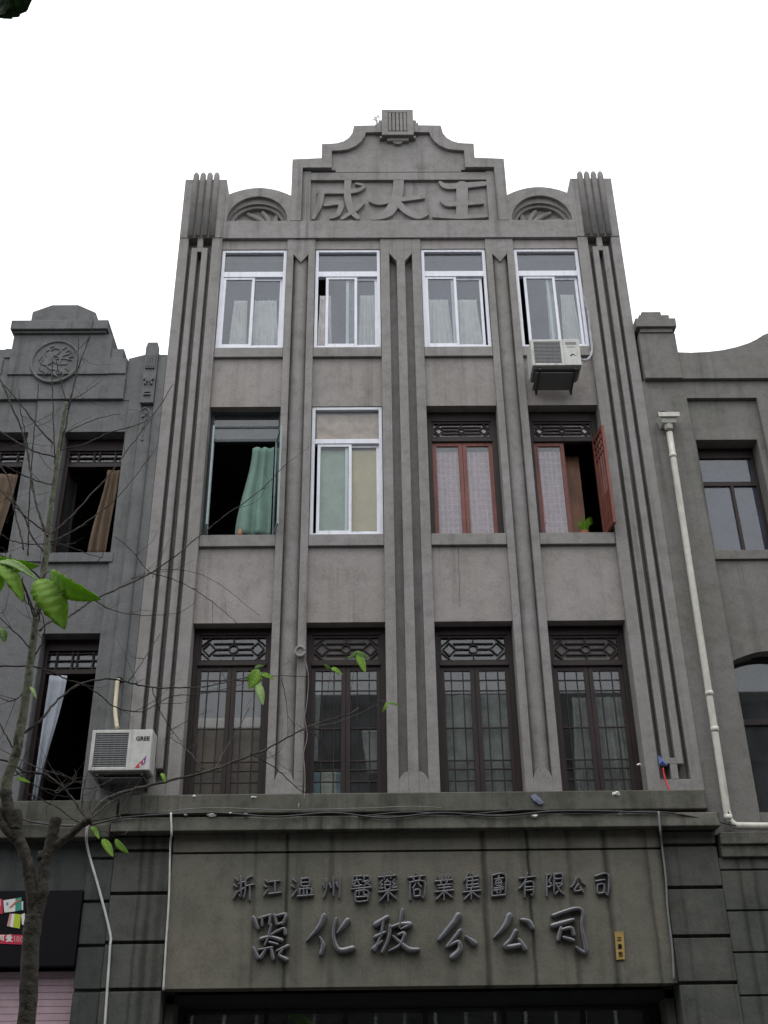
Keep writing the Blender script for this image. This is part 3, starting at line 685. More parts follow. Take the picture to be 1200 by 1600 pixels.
q = MB(); pts = [(-3.935, .12)]+[(-4.03-.095*math.cos(math.pi-math.pi*k/12)*1.0, .05-.075*math.sin(math.pi*k/12)) for k in range(13)][::-1]
pl = [(-3.935, .40), (-3.935, .05)]+[(-4.03+.095*math.cos(math.pi*k/12), .05-.075*math.sin(math.pi*k/12)) for k in range(1, 12)]+[(-4.125, .05), (-4.125, .40)]
# half round shaft in the corner beside the main building, plain strip next to it
q = MB(); q.prism_z([(x, y-.06) for x, y in pl if y < .3]+[(-4.125, .025), (-3.935, .025)], 5.24, 11.60); q.build('corner_shaft', 'stucco_left', LB)
q = MB(); q.box(-3.934, -3.803, -.005, YLB, 5.24, 12.72); q.box(-4.33, -4.126, -.002, YL-.001, 5.24, 11.838); q.build('corner_strip', 'stucco_left', LB, bevel=.006)
# pinnacle and the wall beside it
q = MB(); q.prism([(-4.42, 11.841), (-3.936, 11.841), (-3.936, 12.76), (-4.16, 12.74), (-4.42, 12.66)], .02, YLB)
q.prism([(-4.145, 11.75), (-3.94, 11.75), (-3.94, 12.84), (-3.965, 12.93), (-4.12, 12.93), (-4.145, 12.84)], -.05, .019)
q.prism([(-4.12, 12.40), (-3.965, 12.40), (-3.965, 12.70), (-4.04, 12.86), (-4.12, 12.70)], -.075, -.0505)
for xx in (-4.10, -4.06, -4.02, -3.98): q.box(xx-.008, xx+.008, -.09, -.0755, 12.42, 12.66)
rr = random.Random(3)
for xx, zz in ((-4.11, 12.20), (-4.075, 12.16), (-4.01, 12.16), (-3.975, 12.20), (-4.09, 12.11), (-3.99, 12.11)): q.box(xx-.016, xx+.016, -.085, -.0505, zz-.022, zz+.022)
q.box(-4.085, -4.0, -.08, -.0505, 11.93, 11.955); q.box(-4.10, -3.985, -.08, -.0505, 11.88, 11.905)
q.build('pinnacle', 'stucco_left', LB, bevel=.004)
q = MB(); brush(q, [(-4.10,11.56),(-4.04,11.62),(-3.98,11.56),(-4.02,11.48),(-4.08,11.44)], .02, -.087, .02); brush(q, [(-4.03,11.44),(-4.03,11.1)], .016, -.087, .016)
q.box(-4.06, -4.0, -.10, -.084, 11.25, 11.262); q.box(-4.05, -4.01, -.10, -.084, 11.02, 11.032)
q.build('shaft_ornament', 'stucco_left', LB)
# pediment
q = MB()
q.prism([(-6.65, 11.841), (-4.421, 11.841), (-4.421, 12.62), (-4.50, 12.62), (-4.50, 12.82), (-6.60, 12.82), (-6.60, 12.62), (-6.65, 12.62)], -.03, YLB)
q.box(-9.5, -6.651, -.03, YLB, 11.841, 12.86)
for a, b, z0, z1 in ((-5.06, -4.70, 12.635, 12.815), (-6.40, -6.04, 12.635, 12.815), (-4.71, -4.425, 12.31, 12.615), (-6.64, -6.40, 12.31, 12.615)): q.box(a, b, -.055, -.0305, z0, z1)
q.box(-6.30, -4.70, -.06, .3, 12.30, 13.09)
q.build('parapet', 'stucco_left', LB, bevel=.008)
q = MB(); q.box(-6.345, -4.775, -.16, .62, 13.13, 13.31); q.box(-6.30, -4.81, -.11, .58, 13.09, 13.13)
q.prism([(-6.06, 13.31), (-4.985, 13.31), (-5.02, 13.52), (-5.33, 13.685), (-5.75, 13.685), (-6.06, 13.54)], -.09, .5)
q.build('parapet_cap', 'stucco_left', LB, bevel=.01)
q = MB(); cz, cx = 12.545, -5.565
ring = [(cx+.375*math.cos(2*math.pi*k/40), -.062, cz+.40*math.sin(2*math.pi*k/40)) for k in range(41)]
q.tube(ring, .024, 8, False); med = q.build('medallion', 'stucco_left', LB, smooth=True)
q = MB()
for st, ww in (([(-.10,.24),(-.02,.28),(.06,.24),(.02,.16),(-.06,.12)], .05), ([(-.06,.12),(-.02,.0),(.08,-.06),(.2,-.06)], .07), ([(.08,-.06),(.10,.10),(.22,.16)], .05), ([(.02,.05),(.16,.06),(.28,.02)], .04),
               ([(-.02,0),(-.14,-.08),(-.24,-.04),(-.22,.06)], .05), ([(-.14,-.08),(-.06,-.16),(.06,-.18)], .05), ([(.06,-.18),(.02,-.26),(.08,-.32)], .05), ([(-.06,-.2),(.0,-.32)], .03),
               ([(.16,.2),(.22,.24),(.26,.18)], .03), ([(-.2,-.2),(-.12,-.26)], .04), ([(-.28,.02),(-.24,.12)], .03), ([(.2,-.14),(.26,-.2)], .03), ([(-.16,.1),(-.2,.2),(-.14,.24)], .03), ([(.12,-.22),(.18,-.26),(.16,-.31)], .03), ([(-.26,-.12),(-.22,-.2)], .025), ([(.10,.26),(.16,.30)], .03), ([(-.12,.30),(-.06,.32)], .025), ([(.24,.08),(.31,.1)], .03), ([(-.04,.1),(.02,.12),(.06,.08)], .03), ([(-.1,-.26),(-.16,-.3)], .03)):
    brush(q, [(cx+x*.92, cz+z*.92) for x, z in st], [ww*.35, ww*.8, ww*.45][:len(st)] if len(st) > 2 else [ww*.5, ww*.4], -.060, .018)
q.build('relief', 'stucco_left', med)
# ledge, cornice, ground floor
MB().box(-9.5, -3.82, -.09, YL-.001, 5.24, 5.50).build('ledge', 'grime', LB, bevel=.012)
q = MB(); q.box(-9.5, -3.86, -.20, .3, 5.0, 5.17); q.box(-9.5, -3.86, -.12, .3, 5.172, 5.238); q.build('cornice', 'grime', LB, bevel=.012)
q = MB(); q.box(-9.5, -4.13, .0, .3, 4.39, 4.998); q.build('frieze', 'quoin_left', LB)
q = MB(); q.box(-4.128, -3.805, -.005, .35, 0, 4.998)
for a, b in ((.55, 1.1), (1.1, 1.65), (1.65, 2.19), (2.19, 2.71), (2.71, 3.23), (3.23, 3.735), (3.735, 4.25), (4.25, 4.77), (4.77, 4.998)): q.box(-4.128, -3.805, -.045, -.005, a+.020, b-.020)
q.build('block_pier', 'quoin_left', LB, bevel=.008)
q = MB(); q.box(-9.5, -4.13, .30, .4, 3.4, 4.5); q.build('shop_head', 'black', LB)
q = MB(); z = 3.47
while z > .05:
    q.prism_z([(-9.5, .10), (-4.13, .10), (-4.13, .12), (-9.5, .12)], z-.078, z-.006); q.prism_z([(-9.5, .112), (-4.13, .112), (-4.13, .13), (-9.5, .13)], z-.006, z); z -= .078
q.build('roller_shutter', 'shutter', LB)
q = MB(); q.box(-9.5, -9.4, .4, 4.2, 0, 12.8); q.box(-9.5, -3.83, 4.2, 4.3, 0, 12.8); q.box(-3.9, -3.83, .62, 4.2, 0, 12.6)
for z in (5.0, 8.6, 12.2): q.box(-9.4, -3.9, .41, 4.2, z, z+.12)
q.box(-5.62, -5.5, .41, 4.2, 5.13, 12.2)
q.build('interior_wall', 'dark', LB)
def gridwin(x0, x1, z0, z1, zt0, zt1, y, open_l=True, leftside=True):
    f = MB(); f.frame(x0, x1, z0, z1, .06, y, y+.08); f.box(x0+.06, x1-.06, y, y+.08, zt0-.07, zt0)
    f.box(x0+.06, x1-.06, y, y+.08, zt1, z1-.06)
    for u in (.16, .46, .56, .86): xx = x0+.06+(x1-x0-.12)*u; f.box(xx-.012, xx+.012, y+.02, y+.05, zt0, zt1)
    for u in (.12, .5, .88): zz = zt0+(zt1-zt0)*u; f.box(x0+.06, x1-.06, y+.022, y+.048, zz-.01, zz+.01)
    win = f.build('window', 'wood_dark', LB, bevel=.004)
    pane(x0+.06, x1-.06, zt0, zt1, y+.055, win, 'glass_old')
    for s, hx, ang in ((-1, x0+.06, 78), (1, x1-.06, -80)):      # casements folded into the room
        a, b = (0, .38) if s < 0 else (-.38, 0)
        xf = Matrix.Translation((hx, y+.05, 0)) @ Matrix.Rotation(math.radians(ang), 4, 'Z')
        casement(win, a, b, z0+.06, zt0-.08, 0, 'wood_dark', (), (), .05, 'glass_old', xf)
gridwin(A[0], A[1], 9.132, 11.258, Zf(725, .28, 150), Zf(706, .28, 150), .25)
gridwin(Bw[0], Bw[1], 9.132, 11.258, Zf(725, .28, 40), Zf(706, .28, 40), .25)
gridwin(A2[0], A2[1], 5.502, 7.878, Zf(1047, .28, 110), Zf(1018, .28, 110), .25)

# ================================================================== right building
RB = thing('right_building', (5.8, 0, 0), 'lower brown grey building with a curved parapet and a stepped corner block', 'building')
r = MB(); XR = 9.5; YR = .012
rec = (4.47, 5.58); W3 = (4.52, 5.48); W2 = (4.42, 5.40)
r.box(3.801, 4.469, YR, .42, 5.0, 12.15); r.box(5.581, XR, YR, .42, 5.0, 12.15); r.box(4.469, 5.581, YR, .42, 11.82, 12.15)
yr = .085
r.box(4.469, W3[0], yr, .42, 9.13, 11.08); r.box(W3[1], 5.581, yr, .42, 9.13, 11.08); r.box(4.469, 5.581, yr, .42, 11.08, 11.82); r.box(4.469, 5.581, yr, .42, 7.75, 9.13)
ar = [(4.47+1.11*k/20, 7.40+.15*math.sin(math.pi*k/20)) for k in range(21)]
r.prism([(4.469, 7.75)]+ar+[(5.581, 7.75)], yr, .42)
r.box(4.469, 5.581, yr, .42, 5.0, 5.29)
r.build('wall', 'stucco_right', RB)
MB().box(4.471, 5.579, yr-.04, yr-.001, 8.98, 9.13).build('window_sill', 'stucco_right', RB, bevel=.006)
MB().box(4.471, 5.579, yr-.04, yr-.001, 5.15, 5.29).build('window_sill', 'stucco_right', RB, bevel=.006)
q = MB(); q.box(3.84, 4.435, -.075, .5, 12.15, 13.05); q.build('corner_block', 'stucco_right', RB, bevel=.01)
q = MB(); q.box(3.80, 4.46, -.15, .55, 13.13, 13.30); q.box(3.87, 4.40, -.10, .5, 13.05, 13.13); q.box(3.88, 4.375, -.11, .5, 13.30, 13.40); q.box(3.94, 4.26, -.08, .45, 13.40, 13.49)
q.build('block_cap', 'stucco_right', RB, bevel=.008)
cv = [(4.436, 12.68), (4.65, 12.67), (4.93, 12.685), (5.18, 12.72), (5.41, 12.78), (5.60, 12.85), (5.75, 12.93), (5.88, 13.02), (5.97, 13.06), (6.15, 13.08), (7.4, 13.08), (7.5, 13.05), (7.7, 12.9), (8.1, 12.75), (8.6, 12.68), (XR, 12.68)]
q = MB(); q.prism([(XR, 12.151), (4.436, 12.151)]+cv, -.055, .42); q.build('parapet', 'stucco_right', RB, bevel=.008)
q = MB(); q.box(3.86, XR, -.14, .3, 4.85, 5.0); q.box(3.86, XR, -.10, .3, 4.70, 4.85); q.build('cornice', 'grime', RB, bevel=.012)
q = MB(); q.box(3.825, XR, -.02, .35, 0, 4.70)
for a, b in ((2.6, 3.09), (3.09, 3.575), (3.575, 4.06), (4.06, 4.55)): q.box(3.825, XR, -.05, -.02, a+.012, b-.012)
q.box(3.825, XR, -.05, -.02, 4.56, 4.699)
q.build('block_wall', 'quoin', RB, bevel=.006)
q = MB(); q.box(3.85, XR, 4.2, 4.3, 0, 12.3); q.box(9.4, 9.5, .43, 4.2, 0, 12.3); q.box(3.81, 3.86, .62, 4.2, 5.0, 12.3)
for z in (5.0, 8.6, 12.0): q.box(3.87, 9.4, .43, 4.2, z, z+.12)
q.build('interior_wall', 'dark', RB)
f = MB(); y = .34; x0, x1 = W3
zt = Zf(755, y, 1140)
f.frame(x0, x1, 9.132, 11.078, .05, y, y+.07); f.box(x0+.05, x1-.05, y, y+.07, zt-.05, zt+.03); f.box(x0+.05, x1-.05, y, y+.07, Zf(716, y, 1140), 11.028); f.box(5.02, 5.07, y, y+.07, 9.182, zt-.05)
win = f.build('window', 'wood_dark', RB, bevel=.004)
pane(x0+.05, x1-.05, zt+.03, Zf(716, y, 1140), y+.03, win, 'glass_blue'); pane(x0+.05, 5.02, 9.182, zt-.05, y+.03, win, 'glass_blue'); pane(5.07, x1-.05, 9.182, zt-.05, y+.03, win, 'glass_blue')
f = MB(); x0, x1 = 4.475, 5.575; y = .30
f.frame(x0, x1, 5.292, 7.60, .07, y, y+.08); f.box(x0+.07, x1-.07, y, y+.08, 6.55, 6.63); f.box(4.95, 5.03, y, y+.08, 5.362, 6.55)
win = f.build('window', 'wood_dark', RB, bevel=.004)
pane(x0+.07, x1-.07, 6.63, 7.53, y+.03, win, 'glass_old'); pane(x0+.07, 4.95, 5.362, 6.55, y+.03, win, 'glass_old'); pane(5.03, x1-.07, 5.362, 6.55, y+.03, win, 'glass_old')

# ================================================================== houses across the street, mirrored in the panes
def opposite(x0, x1, h, label):
    T = thing('opposite_building', ((x0+x1)/2, -17.6, 0), label, 'building')
    q = MB(); yb = -17.5
    n = max(3, int((x1-x0)/2.4)); st = (x1-x0)/n
    zs = [0, 3.6, 7.0, 10.4]
    q.box(x0, x1, -26, yb-.25, 0, h)
    for k in range(n+1): q.box(x0+st*k-.35, x0+st*k+.35, yb-.249, yb, 0, h-.9)
    for z in zs[1:]+[h-.9]: 
        if z < h: q.box(x0-.35, x1+.35, yb-.249, yb+.05, z-.9, z)
    q.build('wall', 'opp', T)
    for z0 in zs[1:]:
        if z0+2 > h-1.5: continue
        for k in range(n):
            f = MB(); f.frame(x0+st*k+.36, x0+st*(k+1)-.36, z0+.01, z0+2.2, .08, yb-.2, yb-.12)
            f.box(x0+st*(k+.5)-.04, x0+st*(k+.5)+.04, yb-.2, yb-.12, z0+.09, z0+2.12)
            f.build('window', 'alu', T)
    MB().box(x0-.35, x1+.35, -17.9, yb+.25, h, h+.3).build('cornice', 'opp', T)
opposite(-32, -3.4, 12.2, 'long grey terrace opposite, seen only as a dark roofline mirrored in the panes')
opposite(-2.6, 30, 13.2, 'taller grey terrace opposite, mirrored in the right hand panes')

# ================================================================== curtains
def curtain(name, label, cat, top, bot, zt, zb, y, mat, folds=6, amp=.03, group=None, sag=0, nx=40, nz=16, ybot=None):
    vs = []; fs = []
    rr = random.Random(label); ph = rr.uniform(0, 6)
    for j in range(nz+1):
        v = j/nz; e = v*v*(3-2*v)
        a = top[0]+(bot[0]-top[0])*e; b = top[1]+(bot[1]-top[1])*e
        for i in range(nx+1):
            u = i/nx
            yy = y+(0 if ybot is None else (ybot-y)*e)
            yy += amp*(.35+.65*v)*math.sin(ph+u*folds*2*math.pi+.8*math.sin(v*3+u*2)+.5*math.sin(u*11+ph))
            zz = zt+(zb-zt)*v+sag*math.sin(math.pi*v)*(u-.5)
            vs.append((a+(b-a)*u, yy, zz))
    for j in range(nz):
        for i in range(nx):
            k = j*(nx+1)+i; fs.append((k, k+1, k+nx+2, k+nx+1))
    mb = MB(); mb.add(vs, fs)
    o = mb.build(name, mat, None, smooth=True, solid=.004); tag(o, label, cat, group); return o
GT = 'sheer curtains behind the top floor windows'
for i, (l, r_) in enumerate([((.20, .50), (.52, 1.02)), ((.05, .30), (.72, 1.05)), ((.06, .50), (.54, .98)), ((.50, .70), (.72, 1.02))]):
    nm = ('first', 'second', 'third', 'fourth')[i]
    b0 = BAYS[i][0]
    for (a, b), sd in ((l, 'left'), (r_, 'right')):
        curtain('curtain', f'off white sheer curtain behind the {sd} sliding pane of the {nm} top floor window', 'curtain', (b0+a+.12*(b-a), b0+b-.12*(b-a)), (b0+a, b0+b), 14.0+.1*(i % 2), 12.9, .205, 'cur_white', 5, .03, GT)
x0 = BAYS[0][0]
curtain('curtain', 'pale green curtain blown out in the open third floor window', 'curtain', (x0+.68, x0+1.02), (x0+.50, x0+1.03), Zf(697, .22, 385), 9.47, .27, 'cur_green', 2.5, .055, None, .0, 40, 20, .12)
curtain('curtain', 'grey green curtain behind the left pane of the white third floor window', 'curtain', (-1.36, -.93), (-1.36, -.93), 10.98, 9.5, .185, 'cur_green2', 2, .008)
curtain('curtain', 'tan blind behind the right pane of the white third floor window', 'curtain', (-.925, -.40), (-.925, -.40), 10.98, 9.5, .185, 'cur_beige', 1, .004)
curtain('curtain', 'brownish cloth behind the wide top pane of the white third floor window', 'curtain', (-1.38, -.40), (-1.38, -.40), 11.66, 11.05, .19, 'cur_rust', 1, .006)
for a, b, lb in ((.445, .895, 'mauve lace curtain behind the left leaf of the red brown window'), (.91, 1.365, 'mauve lace curtain behind the right leaf of the red brown window'), (2.03, 2.49, 'mauve lace curtain in the closed leaf beside the open shutter')):
    curtain('lace_curtain', lb, 'curtain', (a, b), (a, b), 11.05, 9.48, .36, 'lace', 4, .008, 'lace curtains of the red brown windows')
for a, b in ((.45, 1.36), (2.02, 2.98)):
    curtain('lace_curtain', 'pink lace valance behind the lattice above the '+('pair of closed red brown leaves' if a < 1 else 'half open red brown window'), 'curtain', (a, b), (a, b), 11.54, 11.20, .338, 'cur_pink', 3, .003, 'lace curtains of the red brown windows')
# second floor: things hung or stored behind the panes
curtain('curtain', 'brown cloth hung low behind the first second floor window', 'curtain', (-2.96, -2.02), (-2.96, -2.02), 6.75, 5.62, .385, 'cur_brown', 3, .02)
curtain('curtain', 'pale hanging strip at the left edge of the second dark brown window', 'curtain', (-1.37, -1.25), (-1.37, -1.28), 7.3, 6.1, .385, 'cur_grey', 1, .01)
curtain('curtain', 'pale sheet hanging in the right leaf of the second dark brown window', 'curtain', (-.68, -.40), (-.62, -.40), 6.55, 5.95, .385, 'cur_grey', 1, .01)
curtain('curtain', 'grey white sheet behind the left leaf of the third dark brown window', 'curtain', (.42, .885), (.42, .885), 7.05, 5.62, .385, 'cur_grey', 2, .02)
curtain('curtain', 'grey white sheet behind the right leaf of the third dark brown window', 'curtain', (.91, 1.39), (.91, 1.39), 7.05, 5.62, .385, 'cur_grey', 2.5, .015)
curtain('curtain', 'grey curtain bunched to the right of the left leaf of the last dark brown window', 'curtain', (2.25, 2.47), (2.18, 2.47), 7.0, 5.62, .385, 'cur_grey', 2.5, .03)
curtain('curtain', 'grey curtain in the right leaf of the last dark brown window', 'curtain', (2.53, 2.95), (2.53, 2.95), 7.0, 5.62, .385, 'cur_grey', 4, .035)
T = thing('storage_box', (-1.18, .55, 5.57), 'pale blue and white box standing low behind the second dark brown window', 'box')
q = MB(); q.box(-1.37, -.96, .40, .7, 5.60, 5.98); q.build('carton', 'boxblue', T, bevel=.006)
q = MB(); q.box(-1.25, -1.03, .392, .399, 5.68, 5.98); q.build('label_panel', 'boxwhite', T)
T = tag(MB().box(-.80, -.50, .40, .6, 5.58, 5.68).build('bundle', 'tealv', None, bevel=.03), 'dim teal bundle at the foot of the second dark brown window', 'bundle')
q = MB(); q.box(2.50, 2.78, .62, .66, 9.3, Zf(713, .62, 905)); q = q.build('wooden_board', 'wood_mid', None, bevel=.004)
tag(q, 'upright orange brown board inside the half open red brown window', 'board')
curtain('red_cloth', 'small red cloth behind the lace in the closed leaf beside the open shutter', 'cloth', (2.02, 2.10), (2.02, 2.12), 10.3, 9.75, .335, 'red', 1, .003)
# left building curtains
curtain('curtain', 'tan curtain drawn to the right of the open window under the medallion', 'curtain', (-4.58, -4.38), (-4.70, -4.42), 10.66, 9.15, .20, 'cur_tan', 2.5, .04, 'tan curtains of the left building', 0, 40, 16, .12)
curtain('curtain', 'tan curtain in the window cut by the left edge of the picture', 'curtain', (-6.3, -5.94), (-6.35, -6.05), 10.6, 9.15, .20, 'cur_tan', 2.5, .04, 'tan curtains of the left building', 0, 40, 16, .12)
curtain('curtain', 'pale curtain twisted into a narrow roll in the dark window beside the lower air conditioner', 'curtain', (-5.0, -4.76), (-4.98, -4.92), 7.30, 5.55, .15, 'cur_blue', 1.5, .035, None, 0, 30, 16, .10)

# ================================================================== air conditioners
def ac(label, x0, x1, z0, z1, yf, yb, split, lower):
    T = thing('air_conditioner', ((x0+x1)/2, yb, z0), label, 'air conditioner', 'air conditioner units hung on the facades')
    MB().box(x0, x1, yf+.02, yb, z0, z1).build('casing', 'ac', T, bevel=.012)
    xs = x0+(x1-x0)*split; h = z1-z0
    fp = MB(); fp.frame(x0+.004, xs, z0+.005, z1-.005, .045, yf, yf+.019); fp.build('front_frame', 'ac', T, bevel=.006)
    MB().box(xs, x1-.004, yf-.004, yf+.019, z0+.005, z1-.005).build('front_panel', 'ac', T, bevel=.006)
    MB().box(x0+.05, xs-.046, yf+.012, yf+.019, z0+.05, z1-.05).build('fan_cavity', 'ac_dark', T)
    g = MB(); cx, cz = (x0+xs)/2, (z0+z1)/2; n = 15
    for k in range(n): zz = z0+.055+(h-.11)*(k+.5)/n; g.box(x0+.047, xs-.047, yf+.002, yf+.008, zz-.008, zz+.008)
    for u in (.2, .4, .6, .8): xx = x0+.047+(xs-x0-.094)*u; g.box(xx-.004, xx+.004, yf+.0081, yf+.0115, z0+.05, z1-.05)
    g.build('fan_grille', 'ac_grey', T)
    bl = MB()
    for k in range(4):
        a = k*math.pi/2+.4
        bl.prism([(cx+.03*math.cos(a-.6), cz+.03*math.sin(a-.6)), (cx+.19*math.cos(a-.25), cz+.19*math.sin(a-.25)), (cx+.20*math.cos(a+.35), cz+.20*math.sin(a+.35)), (cx+.04*math.cos(a+.6), cz+.04*math.sin(a+.6))], yf+.009, yf+.0118)
    bl.build('fan_blade', 'ac_dark', T)
    MB().box(x0+.03, x1-.03, yf+.05, yb, z0-.02, z0-.001).build('base_tray', 'ac_grey', T)
    for xx in (x0+.10, x1-.12):
        b = MB(); b.box(xx, xx+.035, yf+.03, .0, z0-.055, z0-.021)
        b.tube([(xx+.018, yf+.06, z0-.055), (xx+.018, -.01, z0-.13)], .014, 6); b.box(xx, xx+.035, -.02, .0, z0-.16, z0-.056)
        b.build('bracket', 'cable_k', T)
    MB().box(x0+.06, x1-.08, yf+.10, .0, z0-.068, z0-.0565).build('shelf', 'ac_grey', T)
    return T, xs
a0 = W(147, 1140, -.42); a1 = W(237, 1143, -.42); az = Zf(1204, -.42, 190)
T, xs = ac('white air conditioner with a red and blue flash hung beside the dark left window', a0[0]-.02, a1[0]+.02, az, a0[1], -.42, -.12, .66, True)
xr, zb, h = a1[0]+.02, az, a0[1]-az
wdt = xr-xs
# maker's name and the two coloured flash on the front panel
tc = bpy.data.curves.new('maker_name', 'FONT'); tc.body = 'GREE'; tc.size = .075; tc.extrude = .001; tc.align_x = 'CENTER'; tc.offset = .002
to = bpy.data.objects.new('maker_name', tc); C.objects.link(to)
bpy.context.view_layer.update()
me = bpy.data.meshes.new_from_object(to.evaluated_get(bpy.context.evaluated_depsgraph_get())); bpy.data.objects.remove(to)
mo = bpy.data.objects.new('maker_name', me); C.objects.link(mo); me.materials.clear(); me.materials.append(M['black']); mo.parent = T
mo.matrix_local = Matrix.Translation(Vector(((xs+xr)/2+.01, -.426, zb+h*.72))-Vector(T['_loc'])) @ Matrix.Rotation(math.pi/2, 4, 'X')
q = MB(); q.prism([(xs+wdt*.28, zb+h*.06), (xs+wdt*.50, zb+h*.06), (xs+wdt*.62, zb+h*.18), (xs+wdt*.62, zb+h*.24), (xs+wdt*.50, zb+h*.20)], -.427, -.4245); q.build('flash', 'red', T)
q = MB(); q.prism([(xs+wdt*.625, zb+h*.12), (xs+wdt*.74, zb+h*.16), (xs+wdt*.80, zb+h*.36), (xs+wdt*.625, zb+h*.25)], -.427, -.4245); q.build('flash', 'magenta', T)
q = MB(); q.box(xs+wdt*.50, xs+wdt*.545, -.429, -.4272, zb+h*.09, zb+h*.16); q.box(xs+wdt*.66, xs+wdt*.70, -.429, -.4272, zb+h*.17, zb+h*.24); q.build('flash_letter', 'white', T)
pb = P3(183, 1138, -.20); pt = P3(184, 1064, -.10)
q = MB(); q.tube(smoothpath([pb, P3(180, 1110, -.16), P3(182, 1080, -.12), pt, pt+Vector((.02, .09, .03))]), .028, 10); q.build('hose', 'pvc_yellow', T, smooth=True)
q = MB(); q.tube([pt+Vector((.01, .02, .02)), pt+Vector((.02, .10, .03))], .045, 10); q.build('wall_sleeve', 'black', T)
YA2 = -.56
a0 = W(829, 530, YA2); a1 = W(904, 533, YA2); az = Zf(571, YA2, 868)
T, xs = ac('white air conditioner with a broad dark grille hung under the fourth top floor window', a0[0]-.01, a1[0]+.01, az, a0[1], YA2, -.14, .66, False)
xr, zb, h = a1[0]+.01, az, a0[1]-az; wdt = xr-xs
q = MB(); q.box(xs+wdt*.14, xs+wdt*.80, YA2-.007, YA2-.0045, zb+h*.78, zb+h*.88); q.box(xs+wdt*.2, xs+wdt*.7, YA2-.007, YA2-.0045, zb+h*.68, zb+h*.70); q.build('maker_label', 'ac_grey', T)
q = MB(); q.prism([(xs+wdt*.34, zb+h*.36), (xs+wdt*.5, zb+h*.44), (xs+wdt*.72, zb+h*.36), (xs+wdt*.60, zb+h*.37), (xs+wdt*.5, zb+h*.40), (xs+wdt*.42, zb+h*.33)], YA2-.007, YA2-.0045); q.build('maker_mark', 'black', T)
q = MB(); q.tube(smoothpath([P3(906, 562, -.3), P3(918, 562, -.10), P3(925, 548, -.03), P3(922, 520, .0), P3(919, 490, .01), P3(914, 470, .03), P3(912, 445, .05)]), [.020+.006*math.sin(k*1.9) for k in range(37)], 9); q.build('hose', 'hose_tape', T, smooth=True)

# ================================================================== pipes, cables
PT = thing('drain_pipe', (4.06, -.1, 5.0), 'cream rainwater pipe with a square hopper running down the right hand pier', 'pipe')
yp = -.10
top_, bot_ = P3(1046, 676, yp), P3(1139, 1284, yp)
q = MB(); q.tube(smoothpath([top_, bot_+Vector((0, 0, .5)), bot_+Vector((0, 0, .12)), bot_+Vector((.012, 0, .02)), bot_+Vector((.07, 0, -.045)), bot_+Vector((.16, 0, -.055)), bot_+Vector((.40, 0, -.060)), bot_+Vector((1.0, 0, -.07)), bot_+Vector((2.2, 0, -.09)), Vector((8, yp, bot_.z-.15))], 8), .048, 14); q.build('pipe', 'pvc', PT, smooth=True)
hz = P3(1042, 663, yp)
q = MB(); hx = top_.x
q.add([(hx-.15, -.22, hz.z+.12), (hx+.15, -.22, hz.z+.12), (hx+.15, .008, hz.z+.12), (hx-.15, .008, hz.z+.12), (hx-.10, -.18, hz.z-.02), (hx+.10, -.18, hz.z-.02), (hx+.10, .005, hz.z-.02), (hx-.10, .005, hz.z-.02)],
      [(0, 1, 5, 4), (1, 2, 6, 5), (2, 3, 7, 6), (3, 0, 4, 7), (4, 5, 6, 7)])
q.box(hx-.165, hx+.165, -.235, -.22, hz.z+.06, hz.z+.14); q.tube([(hx, yp, hz.z-.02), (hx, yp, hz.z-.10)], [.075, .055], 12)
q.build('hopper', 'pvc', PT, bevel=.004)
for py in (712, 1084, 1140, 1278):
    zc = Zf(py, yp, 1100); t = (top_.z-zc)/(top_.z-bot_.z); xc = top_.x+(bot_.x-top_.x)*t
    q = MB(); q.tube([(xc, yp, zc-.035), (xc, yp, zc+.035)], .054, 14); q.build('collar', 'pvc', PT, smooth=True)
q = MB(); hp = P3(1036, 650, .0); q.tube([(hp.x, -.02, hp.z), (hp.x, .011, hp.z)], .085, 16); tag(q.build('wall_outlet', 'black', None), 'black round drain outlet in the wall above the pipe hopper', 'outlet')
def cable(name, pts, r, mat, label, cat='cable', group=None, k=6):
    q = MB(); q.tube(smoothpath([P3(*p) for p in pts], k), r, 7); return tag(q.build(name, mat, None, smooth=True), label, cat, group)
cable('conduit', [(267, 1270, -.30), (268, 1303, -.30), (266, 1320, -.14), (264, 1400, -.14), (259, 1480, -.14), (255, 1548, -.14)], .013, 'cable_w', 'thin white conduit running down the left end of the lettered fascia', 'conduit')
cable('conduit', [(1029, 1268, -.30), (1032, 1300, -.29), (1034, 1320, -.14), (1040, 1370, -.13), (1043, 1420, -.13), (1050, 1480, -.13), (1053, 1532, -.13)], .013, 'cable_grey', 'twisted grey conduit running down the right end of the lettered fascia', 'conduit')
cable('conduit', [(139, 1286, -.30), (135, 1303, -.26), (138, 1330, -.10), (155, 1390, -.08), (172, 1458, -.07), (172, 1480, -.08), (168, 1540, -.08), (164, 1600, -.08), (162, 1640, -.08)], .016, 'cable_w', 'slack white cable slanting across the blocks left of the fascia', 'cable')
cable('cable', [(0, 1268, -.22), (60, 1286, -.24), (130, 1290, -.26), (190, 1278, -.28), (268, 1272, -.28), (340, 1270, -.28), (430, 1276, -.29), (520, 1270, -.28), (600, 1278, -.29), (690, 1270, -.28), (780, 1275, -.29), (880, 1267, -.28), (1030, 1270, -.29)], .012, 'cable_k', 'black cable sagging along the top of the cornice')
cable('cable', [(255, 1268, -.25), (330, 1262, -.25), (440, 1265, -.25), (560, 1263, -.25), (640, 1260, -.26), (690, 1262, -.25)], .005, 'cable_grey', 'thin pale wire strung along the foot of the ledge')
cable('cable', [(560, 1276, -.27), (640, 1269, -.27), (720, 1273, -.27), (830, 1265, -.27), (900, 1272, -.27), (1000, 1268, -.27), (1060, 1272, -.27), (1150, 1290, -.2)], .010, 'cable_k', 'second black cable looping over the right half of the cornice')
